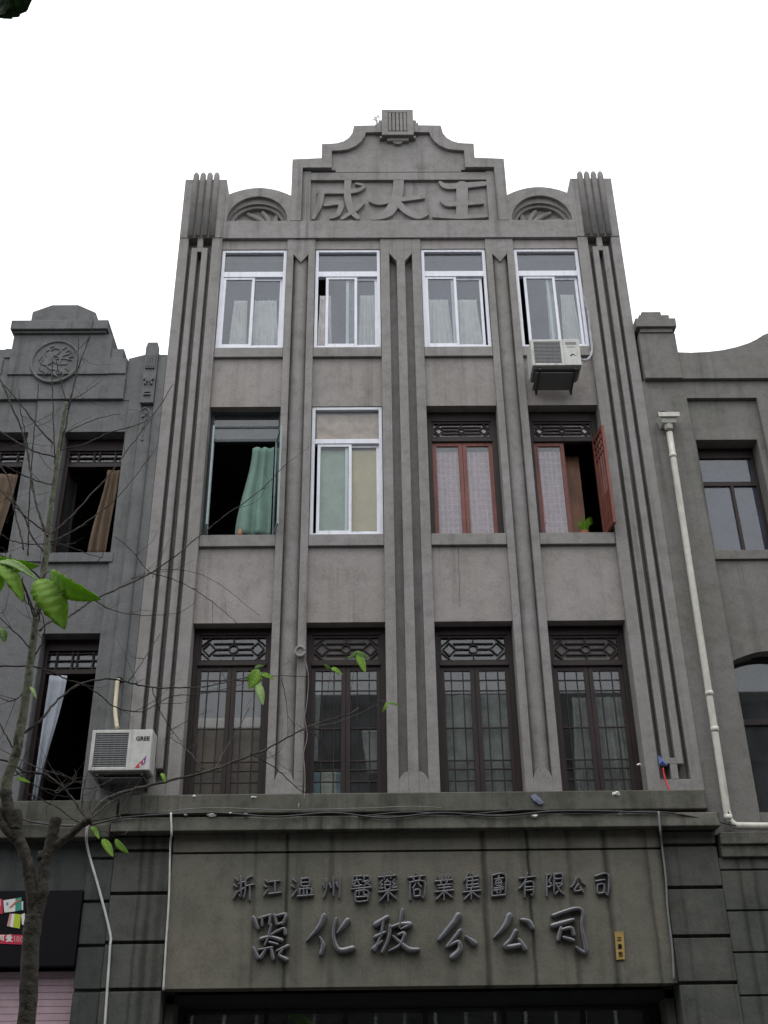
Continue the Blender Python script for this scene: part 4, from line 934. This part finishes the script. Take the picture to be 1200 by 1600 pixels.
cable('cable', [(0, 1170, -.1), (60, 1200, -.1), (110, 1215, -.1)], .006, 'cable_k', 'short dark wire crossing the lower left wall')
T = thing('wire_bracket', (-1.52, -.1, 7.5), 'grey ring bracket with hanging wires on the pilaster left of the second dark window', 'bracket')
rc = P3(469, 1018, -.06)
q = MB(); q.tube([rc+Vector((.05*math.cos(a)*1.3, 0, .07*math.sin(a))) for a in [2*math.pi*k/16 for k in range(17)]], .022, 7); q.build('ring', 'stucco', T, smooth=True)
q = MB(); q.tube([rc+Vector((0, .075, 0)), rc+Vector((0, .0, 0))], .05, 10); q.build('boss', 'stucco', T)
for pts in ([(472, 1026), (479, 1040), (474, 1070), (476, 1120), (480, 1150), (474, 1180), (470, 1230), (466, 1262)], [(476, 1024), (482, 1060), (478, 1110), (470, 1140), (476, 1200), (476, 1248)], [(470, 1030), (468, 1090), (474, 1150), (468, 1215), (467, 1266)]):
    q = MB(); q.tube(smoothpath([P3(a, b, -.03 if b < 1240 else -.16) for a, b in pts]), .0045, 6); q.build('wire', 'stucco', T, smooth=True)

# plaque on the fascia
a, b, c, d = P3(960, 1456, YS), P3(974, 1456, YS), P3(976, 1499, YS), P3(963, 1500, YS)
T = thing('plaque', (a.x, YS, c.z), 'small ochre upright plaque with dark characters on the lettered fascia', 'plaque')
q = MB(); q.add([a+Vector((0, -.02, 0)), b+Vector((0, -.02, 0)), c+Vector((0, -.02, 0)), d+Vector((0, -.02, 0)), a, b, c, d], [(0, 1, 2, 3), (0, 1, 5, 4), (1, 2, 6, 5), (2, 3, 7, 6), (3, 0, 4, 7)]); q.build('board', 'plaque', T)
for k, nm in enumerate(('jiang', 'ye', 'si')):
    q = MB()
    for st in GL[nm]: brush(q, [W(964.5+k*.9+x/100*6.5, 1463+k*12+y/100*8, YS-.02) for x, y in st], .008, YS-.0205, .004, k=2)
    q.build('character', 'black', T)

# sign box of the left shop
T = thing('shop_sign', (-5.2, -.05, 3.5), 'black shop sign with coloured blocks and a red lettered strip above the pink shutter', 'sign')
q = MB(); q.box(-9.0, -4.135, -.10, .05, 3.50, 4.386); q.build('box', 'black', T, bevel=.01)
YG = -.10
def blk(px, mat, yy): q = MB(); q.prism([W(*p, YG) for p in px], YG-yy, YG-.0005); q.build('colour_block', mat, T)
blk([(5.6, 1407), (24.4, 1404), (24.2, 1424), (7, 1426)], 'white', .008); blk([(24.9, 1404), (33.8, 1402), (34, 1422), (24.9, 1424)], 'tealv', .008); blk([(34, 1410), (36.3, 1408), (36.2, 1422), (34.2, 1422)], 'white', .008)
blk([(-8, 1404), (4.5, 1405), (4.5, 1428), (-8, 1428)], 'red', .008); blk([(-3, 1406), (.9, 1405), (.9, 1416), (-3, 1416)], 'white', .011)
blk([(15.5, 1428), (19, 1428), (15.5, 1448), (11, 1447)], 'pinkv', .008); blk([(19.1, 1428), (23, 1428), (20.5, 1449), (15.6, 1448)], 'white', .008); blk([(23.1, 1428), (33, 1429), (31, 1451), (20.6, 1449)], 'lime', .008); blk([(33.5, 1429), (39, 1427), (38, 1447), (34.5, 1444)], 'white', .008)
blk([(10, 1411), (13, 1410), (13.5, 1414), (10.5, 1415)], 'bluev', .011)
blk([(14.5, 1418), (25, 1408), (33, 1404.5), (33.5, 1406), (26, 1411), (17, 1419)], 'terracotta', .012)
blk([(-40, 1459), (37.5, 1461), (37.5, 1476), (-40, 1473)], 'red', .006)
for nm, cx, cy, wd, ht in (('ke', 3.0, 1465.5, 9.5, 9.5), ('ai', 14.5, 1466, 10.5, 10.5), ('one', 23, 1467, 4, 9), ('zero', 28, 1467.5, 5, 9), ('zero', 34, 1468, 5, 9)):
    q = MB()
    for st in GL[nm]: brush(q, [W(cx+(x-50)/100*wd, cy+(y-50)/100*ht, YG) for x, y in st], .011, YG-.006, .003, k=2)
    q.build('character', 'white' if nm in ('ke', 'ai') else 'pinkv', T)

# ================================================================== odds and ends on sills and ledges
q = MB(); rr = random.Random(5)
T = thing('potted_plant', (2.47, .15, 9.43), 'small grassy potted plant on the sill of the half open red brown window', 'plant')
pc = P3(914, 829, .12)
q.tube([(pc.x, .14, 9.432), (pc.x, .14, 9.50)], [.05, .065], 12); q.build('pot', 'terracotta', T)
q = MB()
for k in range(60):
    a = rr.uniform(0, 6.28); L = rr.uniform(.10, .24); sp = rr.uniform(.02, .11)
    b0 = Vector((pc.x+.04*math.cos(a), .14+.04*math.sin(a), 9.5)); m1 = b0+Vector((sp*.4*math.cos(a), sp*.4*math.sin(a), L*.7)); e = b0+Vector((sp*math.cos(a), sp*math.sin(a), L))
    q.tube([b0, m1, e], [.006, .005, .001], 4)
q.build('foliage', 'leaf', T)
q = MB(); jp = P3(376, 832, .10); q.tube([(jp.x, .12, 9.432), (jp.x, .12, 9.50), (jp.x, .12, 9.55), (jp.x, .12, 9.62), (jp.x, .12, 9.63)], [.05, .055, .035, .022, .01], 12)
tag(q.build('clay_jar', 'terracotta', None, smooth=True), 'small orange brown jar on the sill beside the blown green curtain', 'jar')
def rag(name, label, cat, pts, y, mat, dy=.03):
    q = MB(); n = len(pts); rr = random.Random(label)
    P = [P3(px, py, y+rr.uniform(-dy, dy)) for px, py in pts]
    c0 = sum(P, Vector((0, 0, 0)))/n+Vector((0, -dy, 0))
    q.add([c0]+P, [(0, i+1, (i+1) % n+1) for i in range(n)])
    return tag(q.build(name, mat, None, solid=.006), label, cat)
rag('blue_rag', 'blue rag caught in the groove at the foot of the right pier', 'rag', [(1028, 1180), (1033, 1184), (1040, 1190), (1043, 1196), (1034, 1197), (1030, 1194)], -.02, 'rag', .02)
cable('red_ribbon', [(1036, 1200, -.02), (1038, 1212, -.03), (1041, 1222, -.05), (1045, 1231, -.08), (1047, 1238, -.10)], .011, 'ribbon', 'red ribbon hanging at the foot of the right pier', 'ribbon')
rag('grey_rag', 'slate blue rag draped over the edge of the ledge', 'rag', [(829, 1244), (836, 1240), (845, 1248), (850, 1255), (843, 1257), (834, 1251)], -.15, 'slate', .015)
for k, (px, py, y, s_, lab) in enumerate(((331, 1273, -.26, 9, 'largest white scrap of litter, on the cornice below the first dark window'), (290, 1273, -.27, 4, 'small white scrap of litter near the left end of the cornice'),
        (303, 1244, -.12, 5, 'white scrap lying on the ledge at the foot of the left pier'), (396, 1246, -.12, 6, 'white scrap on the ledge under the right leaf of the first dark window'), (360, 1271, -.27, 4, 'left one of two small scraps right of the largest litter'), (384, 1272, -.27, 4, 'right one of two small scraps right of the largest litter'),
        (836, 1275, -.27, 6, 'white scrap on the cornice below the slate blue rag'), (968, 1270, -.26, 8, 'crumpled white scrap at the right end of the cornice'), (962, 1240, -.13, 9, 'flat pinkish paper strip on the ledge under the last dark window'), (999, 1195, -.02, 5, 'pale plastic scrap stuck to the right jamb of the last dark window'))):
    rr = random.Random(k); c0 = P3(px, py, y); mpp = .0085
    bm = bmesh.new(); bmesh.ops.create_icosphere(bm, subdivisions=2, radius=.5)
    for v in bm.verts: v.co = Vector((v.co.x*s_*mpp*1.5*rr.uniform(.6, 1.3), v.co.y*.05*rr.uniform(.6, 1.4), v.co.z*s_*mpp*.75*rr.uniform(.5, 1.4)))
    me = bpy.data.meshes.new('litter'); bm.to_mesh(me); bm.free(); me.materials.append(M['paper'])
    o = bpy.data.objects.new('litter', me); C.objects.link(o); o.location = c0; tag(o, lab, 'litter', 'scraps of litter along the ledge and cornice')
q = MB(); rr = random.Random(11)
wc = P3(590, 197, .1)
for k in range(7):
    e = wc+Vector((rr.uniform(-.12, .10), rr.uniform(-.05, .05), rr.uniform(.12, .30))); mid = wc.lerp(e, .5)+Vector((rr.uniform(-.03, .03), 0, 0))
    q.tube([wc+Vector((rr.uniform(-.03, .03), 0, -.02)), mid, e], [.006, .004, .002], 5)
    for j in range(3): p = mid.lerp(e, rr.random()); q.tube([p, p+Vector((rr.uniform(-.07, .07), 0, rr.uniform(.0, .06)))], [.003, .006], 4)
tag(q.build('weed', 'twig', None), 'thin dry weed growing at the top of the gable beside the keystone', 'plant')

# ================================================================== street tree
YT = -8.6
base = P3(40, 1606, YT)
TR = thing('street_tree', (base.x-.02, YT, 0), 'young bare street tree with forked trunk and a few fresh green leaves', 'tree')
def D(px): return (YT-CAM.y)*1.08/FPX*px          # metres for a width of px pixels at the tree
def limb(mb, pts, r0, r1, dy=0.0, n=9, k=6, wob=0.0, rr=random.Random(1)):
    m_ = len(pts); P = []
    for i, p in enumerate(pts):
        y = YT+(p[2] if len(p) > 2 else dy*i/(m_-1)); P.append(P3(p[0], p[1], y))
    P = smoothpath(P, k); L = len(P)
    P = [p+Vector((rr.uniform(-wob, wob), rr.uniform(-wob, wob), rr.uniform(-wob, wob))) for p in P]
    mb.tube(P, [(r0+(r1-r0)*i/(L-1))*rr.uniform(.94, 1.06) for i in range(L)], n); return P
t = MB()
bx = base.x
Pb = [Vector((bx-.03, YT, -.1)), Vector((bx-.02, YT, .6)), Vector((bx, YT, 1.3)), base]
rest = [P3(x, y, YT) for x, y in ((45, 1540), (48, 1475), (53, 1430))]
Pt = smoothpath(Pb+rest, 6); rr = random.Random(4)
t.tube(Pt, [D(12.2)*rr.uniform(.95, 1.05) for i in range(len(Pt))], 12)
limb(t, [(53, 1436), (50, 1395), (43, 1350), (32, 1318), (22, 1292), (12, 1262), (9, 1235)], D(8.5), D(8.5), wob=.003)
limb(t, [(-6, 1262), (0, 1280), (14, 1300), (27, 1312)], D(6.5), D(7.5), wob=.003)
limb(t, [(24, 1296), (27, 1280), (25, 1266)], D(9), D(7))
limb(t, [(55, 1436), (66, 1395), (71, 1352), (77, 1330)], D(9.2), D(7.5), wob=.003)
limb(t, [(64, 1345), (66, 1330)], D(6), D(5))
limb(t, [(76, 1335), (82, 1305), (88, 1278)], D(8), D(8.5), wob=.002)
limb(t, [(80, 1328), (98, 1313), (120, 1295), (137, 1282)], D(6.5), D(5), wob=.002)
limb(t, [(132, 1285), (137, 1282), (143, 1281)], D(7), D(6))
t.build('trunk', 'bark', TR, smooth=True)
t = MB()
limb(t, [(8, 1245), (12, 1215), (25, 1177), (35, 1122), (42, 1077), (50, 1015), (57, 965), (67, 902), (72, 865), (77, 820), (82, 776), (87, 740), (92, 700), (98, 660), (104, 628)], D(8.0), D(2.8), wob=.002, k=5)
t.build('main_stem', 'bark_green', TR, smooth=True)
twigs = []
def tw(pts, r0, r1, dy=0.0, sub=3): twigs.append((pts, r0, r1, dy, sub))
tw([(137, 1282), (150, 1262), (168, 1247), (200, 1236), (240, 1225.6), (281, 1216), (335, 1202), (367, 1189), (417, 1170), (462, 1145), (500, 1129), (544, 1116), (560, 1106)], 3.4, 1.2, 1.2, 7)
tw([(140, 1280), (155, 1268), (172, 1254), (200, 1240)], 2.4, 1.2, .2, 2)
tw([(62, 985), (80, 970), (100, 968), (120, 955), (147, 937), (195, 915), (235, 896), (270, 872), (305, 843), (350, 807), (401, 771), (446, 726)], 2.6, 1.0, 1.0, 6)
tw([(30, 1150), (62, 1127), (82, 1102), (100, 1085), (130, 1067), (170, 1061), (200, 1066), (237, 1074), (300, 1074), (319, 1073), (350, 1067), (382, 1059), (430, 1056), (487, 1058)], 2.6, .7, .9, 5)
tw([(-20, 1038), (0, 1041), (50, 1041), (85, 1052), (105, 1062), (130, 1070), (155, 1085), (180, 1105), (210, 1112), (230, 1109), (265, 1089), (300, 1086), (340, 1080), (380, 1068)], 2.0, .7, .5, 4)
tw([(78, 837), (110, 808), (145, 770), (175, 737), (200, 702), (235, 655), (271, 600)], 2.0, .8, .4, 3)
tw([(78, 848), (110, 832), (140, 812), (175, 785), (205, 752), (235, 712)], 1.7, .7, .3, 2)
tw([(88, 712), (95, 703), (132, 694), (170, 677), (220, 662), (236, 650)], 2.1, .8, .4, 2)
tw([(95, 680), (110, 672), (151, 655), (190, 646)], 1.6, .6, .3, 1)
tw([(-8, 580), (0, 592), (16, 630), (36, 677), (45, 721), (52, 768), (63, 809), (74, 838)], 1.6, 2.4, -.2, 2)
tw([(-5, 585), (5, 600), (36, 636), (58, 666), (85, 695)], 1.0, 1.8, .1, 2)
tw([(-8, 668), (0, 674), (33, 694), (55, 706), (88, 713)], 2.2, 1.6, -.1, 2)
tw([(29, 608), (32, 640), (36, 660), (44, 699)], .8, 1.1, .1, 1)
tw([(60, 600), (57, 640), (53, 680), (49, 735), (45, 804), (44, 868)], 1.0, 1.6, .1, 2)
tw([(82, 560), (82, 600), (83, 650), (85, 707), (86, 740)], .9, 1.6, 0, 1)
tw([(87, 560), (95, 595), (102, 626)], .9, 1.3, 0, 1)
tw([(146, 498), (143, 515), (135, 540), (121, 581), (110, 625), (102, 669), (92, 716)], .8, 2.0, 0, 2)
tw([(122, 526), (122, 560), (114, 610), (106, 640)], .8, 1.4, 0, 1)
tw([(-6, 725), (10, 730), (36, 742), (60, 752), (83, 757)], 1.8, 1.3, .1, 2)
tw([(-8, 760), (0, 765), (25, 793), (46, 812), (69, 830)], 1.2, 1.8, 0, 2)
tw([(0, 728), (14, 749), (22, 795), (31, 830), (37, 858)], 1.4, 1.8, -.1, 2)
tw([(20, 780), (38, 808), (50, 838), (68, 862)], 1.5, 1.8, 0, 1)
tw([(-6, 830), (20, 845), (45, 850), (72, 850), (90, 852), (120, 848)], 1.3, 1.0, .1, 2)
tw([(78, 845), (110, 855), (140, 866), (160, 872)], 1.4, .6, .2, 2)
tw([(180, 838), (205, 860), (225, 885), (235, 896)], .6, 1.1, .4, 1)
tw([(110, 625), (125, 618), (145, 605), (160, 592)], 1.2, .6, .1, 1)
tw([(57, 965), (70, 930), (60, 900), (30, 880), (0, 868)], 1.8, 1.4, -.4, 2)
tw([(55, 970), (45, 940), (38, 920), (25, 905)], 1.6, 1.0, -.3, 1)
tw([(-5, 1185), (17, 1192), (37, 1205), (67, 1209), (82, 1205), (100, 1210), (128, 1225)], 1.9, 1.0, .2, 3)
tw([(137, 1282), (122, 1260), (110, 1243), (92, 1224), (70, 1210), (40, 1206), (20, 1212)], 2.0, 1.2, .1, 4)
tw([(138, 1281), (128, 1262), (132, 1225), (138, 1204)], 1.8, .9, .1, 2)
tw([(139, 1280), (141, 1255), (150, 1236), (152, 1232)], 1.5, .8, .1, 1)
tw([(141, 1283), (165, 1279), (190, 1272), (210, 1266)], 1.6, .8, .1, 2)
tw([(130, 1286), (112, 1279), (90, 1262), (70, 1252), (45, 1240)], 1.5, .9, 0, 2)
tw([(15, 1195), (45, 1222), (80, 1235), (110, 1232), (150, 1230), (180, 1215)], 1.3, .7, .3, 3)
tw([(237, 1074), (250, 1110), (268, 1140), (284, 1160)], 1.0, .5, .3, 2)
tw([(200, 1066), (225, 1030), (250, 990)], 1.2, .6, .3, 1)
tw([(147, 937), (180, 955), (230, 962), (280, 958)], 1.2, .5, .3, 2)
tw([(235, 896), (270, 905), (310, 925), (350, 955), (372, 976)], 1.1, .5, .5, 2)
tw([(205, 905), (260, 890), (330, 905), (405, 962)], .9, .4, .5, 1)
tw([(392, 1178), (430, 1200), (465, 1232), (490, 1242)], 1.3, .6, .6, 2)
tw([(335, 1202), (350, 1175), (372, 1140), (390, 1105)], 1.4, .7, .5, 1)
tw([(319, 1202), (300, 1180), (285, 1165), (262, 1150)], 1.2, .6, .3, 2)
tw([(480, 1135), (520, 1130), (560, 1115), (590, 1100)], .9, .5, 1.0, 1)
tw([(470, 1140), (495, 1150), (510, 1175), (508, 1195)], .8, .4, .8, 1)
tw([(440, 1060), (448, 1100), (450, 1150)], .8, .4, .7, 1)
tw([(25, 1177), (10, 1150), (-6, 1120)], 1.6, 1.0, -.1, 2)
tw([(42, 1077), (20, 1095), (0, 1090)], 1.4, .8, -.1, 2)
tw([(50, 1015), (20, 985), (-6, 960)], 1.4, .8, -.2, 2)
tw([(48, 1030), (68, 1000), (66, 960), (40, 940), (35, 900)], 1.5, .8, -.1, 2)
rr = random.Random(21); t = MB()
for pts, r0, r1, dy, sub in twigs:
    P = limb(t, pts, D(r0)*.8, D(r1)*.8, dy, 6, 6, .003, rr)
    for j in range(int(sub*1.5)):
        i = rr.randrange(len(P)//5, len(P)); p = P[i]
        tang = (P[min(i+1, len(P)-1)]-P[max(i-1, 0)]).normalized()
        side = Vector((rr.uniform(-1, 1), rr.uniform(-.8, .8), rr.uniform(-.5, 1))).normalized()
        d = (tang*rr.uniform(.3, .9)+side*rr.uniform(.5, 1)).normalized(); L = rr.uniform(.10, .34)
        q1 = p+d*L*.5+Vector((rr.uniform(-.05, .05), 0, rr.uniform(-.05, .03))); q2 = p+d*L+Vector((0, 0, rr.uniform(-.02, .06)))
        R = D(rr.uniform(.45, .7))*.9
        t.tube(smoothpath([p, q1, q2], 4), [R*(1-.08*k) for k in range(9)], 5)
t.build('crown', 'twig', TR, smooth=True)
# leaves: a folded ovate blade with toothed edge
def leaf(name, stem, tip, wpx, y0, y1, mat, curl=.2, roll=0.0, parent=None, petiole=None):
    a, b = P3(*stem, y0), P3(*tip, y1)
    ax = b-a; L = ax.length; ax.normalize()
    view = (CAM-(a+b)/2).normalized(); sd = ax.cross(view).normalized(); nrm = sd.cross(ax).normalized()
    cr, sr = math.cos(roll), math.sin(roll); sd, nrm = sd*cr+nrm*sr, nrm*cr-sd*sr
    wid = wpx*((a+b)/2-CAM).length/FPX/2
    n = 26; vs = []; fs = []; vein = []
    for i in range(n+1):
        u = i/n; hw = wid*2*math.sqrt(max(u*(1-u), 1e-5)) if mat == 'leaf_dark' else wid*1.93*(max(u, 1e-4)**.62)*((1-u)**.78)*(1-.25*max(0, u-.75))+.0006
        arch = nrm*(curl*L*math.sin(math.pi*u)*.45)-nrm*(curl*L*.35*u*u)
        c = a+ax*(L*u)+arch
        for k, v in enumerate((-1, -.55, 0, .55, 1)):
            tooth = 1+(.06 if i % 2 else -.03)*(abs(v) > .9)*(mat != 'leaf_dark')
            fold = nrm*(abs(v)*hw*.30*(1-.25*abs(v)))+nrm*(.16*hw*math.sin((u*n/2-abs(v)*2.2)*math.pi)*abs(v)**.5)
            vs.append(c+sd*(hw*v*tooth)+fold+ax*(abs(v)*hw*.5*(1-u))); vein.append(1.0 if v == 0 else (.7 if i % 3 == 0 else 0.0))
    for i in range(n):
        for k in range(4): q = i*5+k; fs.append((q, q+1, q+6, q+5))
    mb = MB(); mb.add(vs, fs)
    if petiole: mb.tube(smoothpath([P3(*petiole, y0), a*.5+P3(*petiole, y0)*.5+Vector((0, 0, .004)), a], 3), .0022, 5)
    o = mb.build('leaf', mat, parent, smooth=True, solid=.0015)
    at = o.data.attributes.new('vein', 'FLOAT', 'POINT')
    for k, a_ in enumerate(vein): at.data[k].value = a_
    return o
YN = YT-.2; YA = -9.6
for args in (
  ((58, 905), (100, 976), 62, YA, YA-.1, 'leaf', .25, .25), ((78, 893), (149, 938), 44, YA, YA-.15, 'leaf', .25, -.55),
  ((-18, 872), (58, 886), 30, YA, YA-.1, 'leaf', .15, -.5), ((-10, 880), (36, 932), 34, YA-.1, YA-.2, 'leaf', .3, .5), ((-4, 878), (56, 900), 18, YA-.1, YA-.2, 'leaf_pale', .25, .7), ((-14, 890), (2, 924), 26, YA-.1, YA, 'leaf', .2, .1), ((0, 980), (8, 1003), 16, YA, YA, 'leaf_pale', .2, .4),
  ((400, 1050), (386, 1062), 14, YT+.7, YT+.6, 'leaf', .2, .2), ((404, 1046), (390, 1075), 26, YT+.7, YT+.6, 'leaf', .15, .2), ((402, 1066), (411, 1100), 17, YT+.65, YT+.55, 'leaf_pale', .12, .1), ((408, 1054), (427, 1060), 10, YT+.7, YT+.6, 'leaf', .2, .4), ((398, 1043), (412, 1040), 6, YT+.7, YT+.65, 'leaf_pale', .2, .2),
  ((558, 1022), (571, 1050), 16, YT+.9, YT+.8, 'leaf', .15, .2), ((556, 1018), (574, 1026), 9, YT+.9, YT+.8, 'leaf_pale', .2, -.3), ((556, 1018), (545, 1028), 6, YT+.9, YT+.8, 'leaf_pale', .3, .6),
  ((518, 1044), (534, 1053), 9, YT+.9, YT+.8, 'leaf', .2, .3), ((516, 1044), (507, 1039), 6, YT+.9, YT+.85, 'leaf_pale', .2, .3), ((604, 1098), (598, 1112), 7, YT+1, YT+.95, 'leaf', .3, .4), ((604, 1098), (624, 1102), 4, YT+1, YT+.95, 'leaf', .3, .4),
  ((160, 1311), (176, 1337), 15, YT+.1, YT, 'leaf', .15, .2), ((180, 1312), (199, 1332), 13, YT+.1, YT, 'leaf', .15, -.4), ((143, 1292), (154, 1308), 10, YT+.1, YT, 'leaf', .2, .3), ((252, 1208), (258, 1221), 8, YT+.4, YT+.35, 'leaf', .2, .3), ((46, 1072), (57, 1090), 7, YT, YT-.05, 'leaf_pale', .2, .4),
  ((26, 1217), (46, 1222), 7, YT, YT-.05, 'leaf', .2, .4)):
    leaf('leaf', *args[:6], *args[6:], parent=TR)
q = MB()
q.tube(smoothpath([P3(62, 968, YT), P3(60, 940, YT-.5), P3(62, 915, YA+.1), P3(58, 905, YA)]), .0035, 6); q.tube(smoothpath([P3(61, 925, YT-.7), P3(70, 898, YA+.2), P3(78, 893, YA)]), .003, 6)
q.tube(smoothpath([P3(57, 965, YT), P3(30, 900, YT-.6), P3(0, 878, YA), P3(-18, 872, YA)]), .004, 6)
q.tube(smoothpath([P3(540, 1115, YT+1.1), P3(550, 1070, YT+1), P3(556, 1018, YT+.9)]), .0015, 5); q.tube(smoothpath([P3(500, 1128, YT+1.05), P3(512, 1080, YT+1), P3(517, 1044, YT+.9)]), .0015, 5)
q.tube(smoothpath([P3(382, 1059, YT+.7), P3(395, 1050, YT+.7), P3(404, 1046, YT+.7)]), .0015, 5)
q.tube(smoothpath([P3(560, 1106, YT+1.2), P3(590, 1094, YT+1.1), P3(604, 1098, YT+1)]), .0015, 5)
q.tube(smoothpath([P3(141, 1284, YT), P3(155, 1298, YT+.1), P3(160, 1311, YT+.1)]), .0018, 5); q.tube(smoothpath([P3(155, 1298, YT+.1), P3(170, 1302, YT+.1), P3(180, 1312, YT+.1)]), .0018, 5)
q.build('leaf_stalk', 'twig', TR, smooth=True)
# a bough reaching over the viewer, one dark leaf in the corner of the view
q = MB(); yq = -11.2
far = [P3(104, 628, YT), P3(60, 380, -9.2), P3(-30, 160, -10.2), P3(-60, 20, yq), P3(-10, -60, yq), P3(6, -40, yq)]
q.tube(smoothpath([P3(-8, 1240, YT)]+[P3(-90, 900, -9.0), P3(-110, 500, -9.6), P3(-110, 100, -10.6), P3(-60, -60, yq), P3(8, -34, yq)], 8), [.02-.0004*k for k in range(41)], 7)
q.build('bough', 'bark', TR, smooth=True)
for args in (((-36, -9), (50, -5), 60, yq, yq-.05, 'leaf_dark', .08, .1), ((-30, -20), (6, 20), 44, yq-.05, yq-.1, 'leaf_dark', .08, .1)): leaf('leaf', *args[:6], *args[6:], parent=TR)

for o in list(bpy.data.objects):
    if '_loc' in o: del o['_loc']
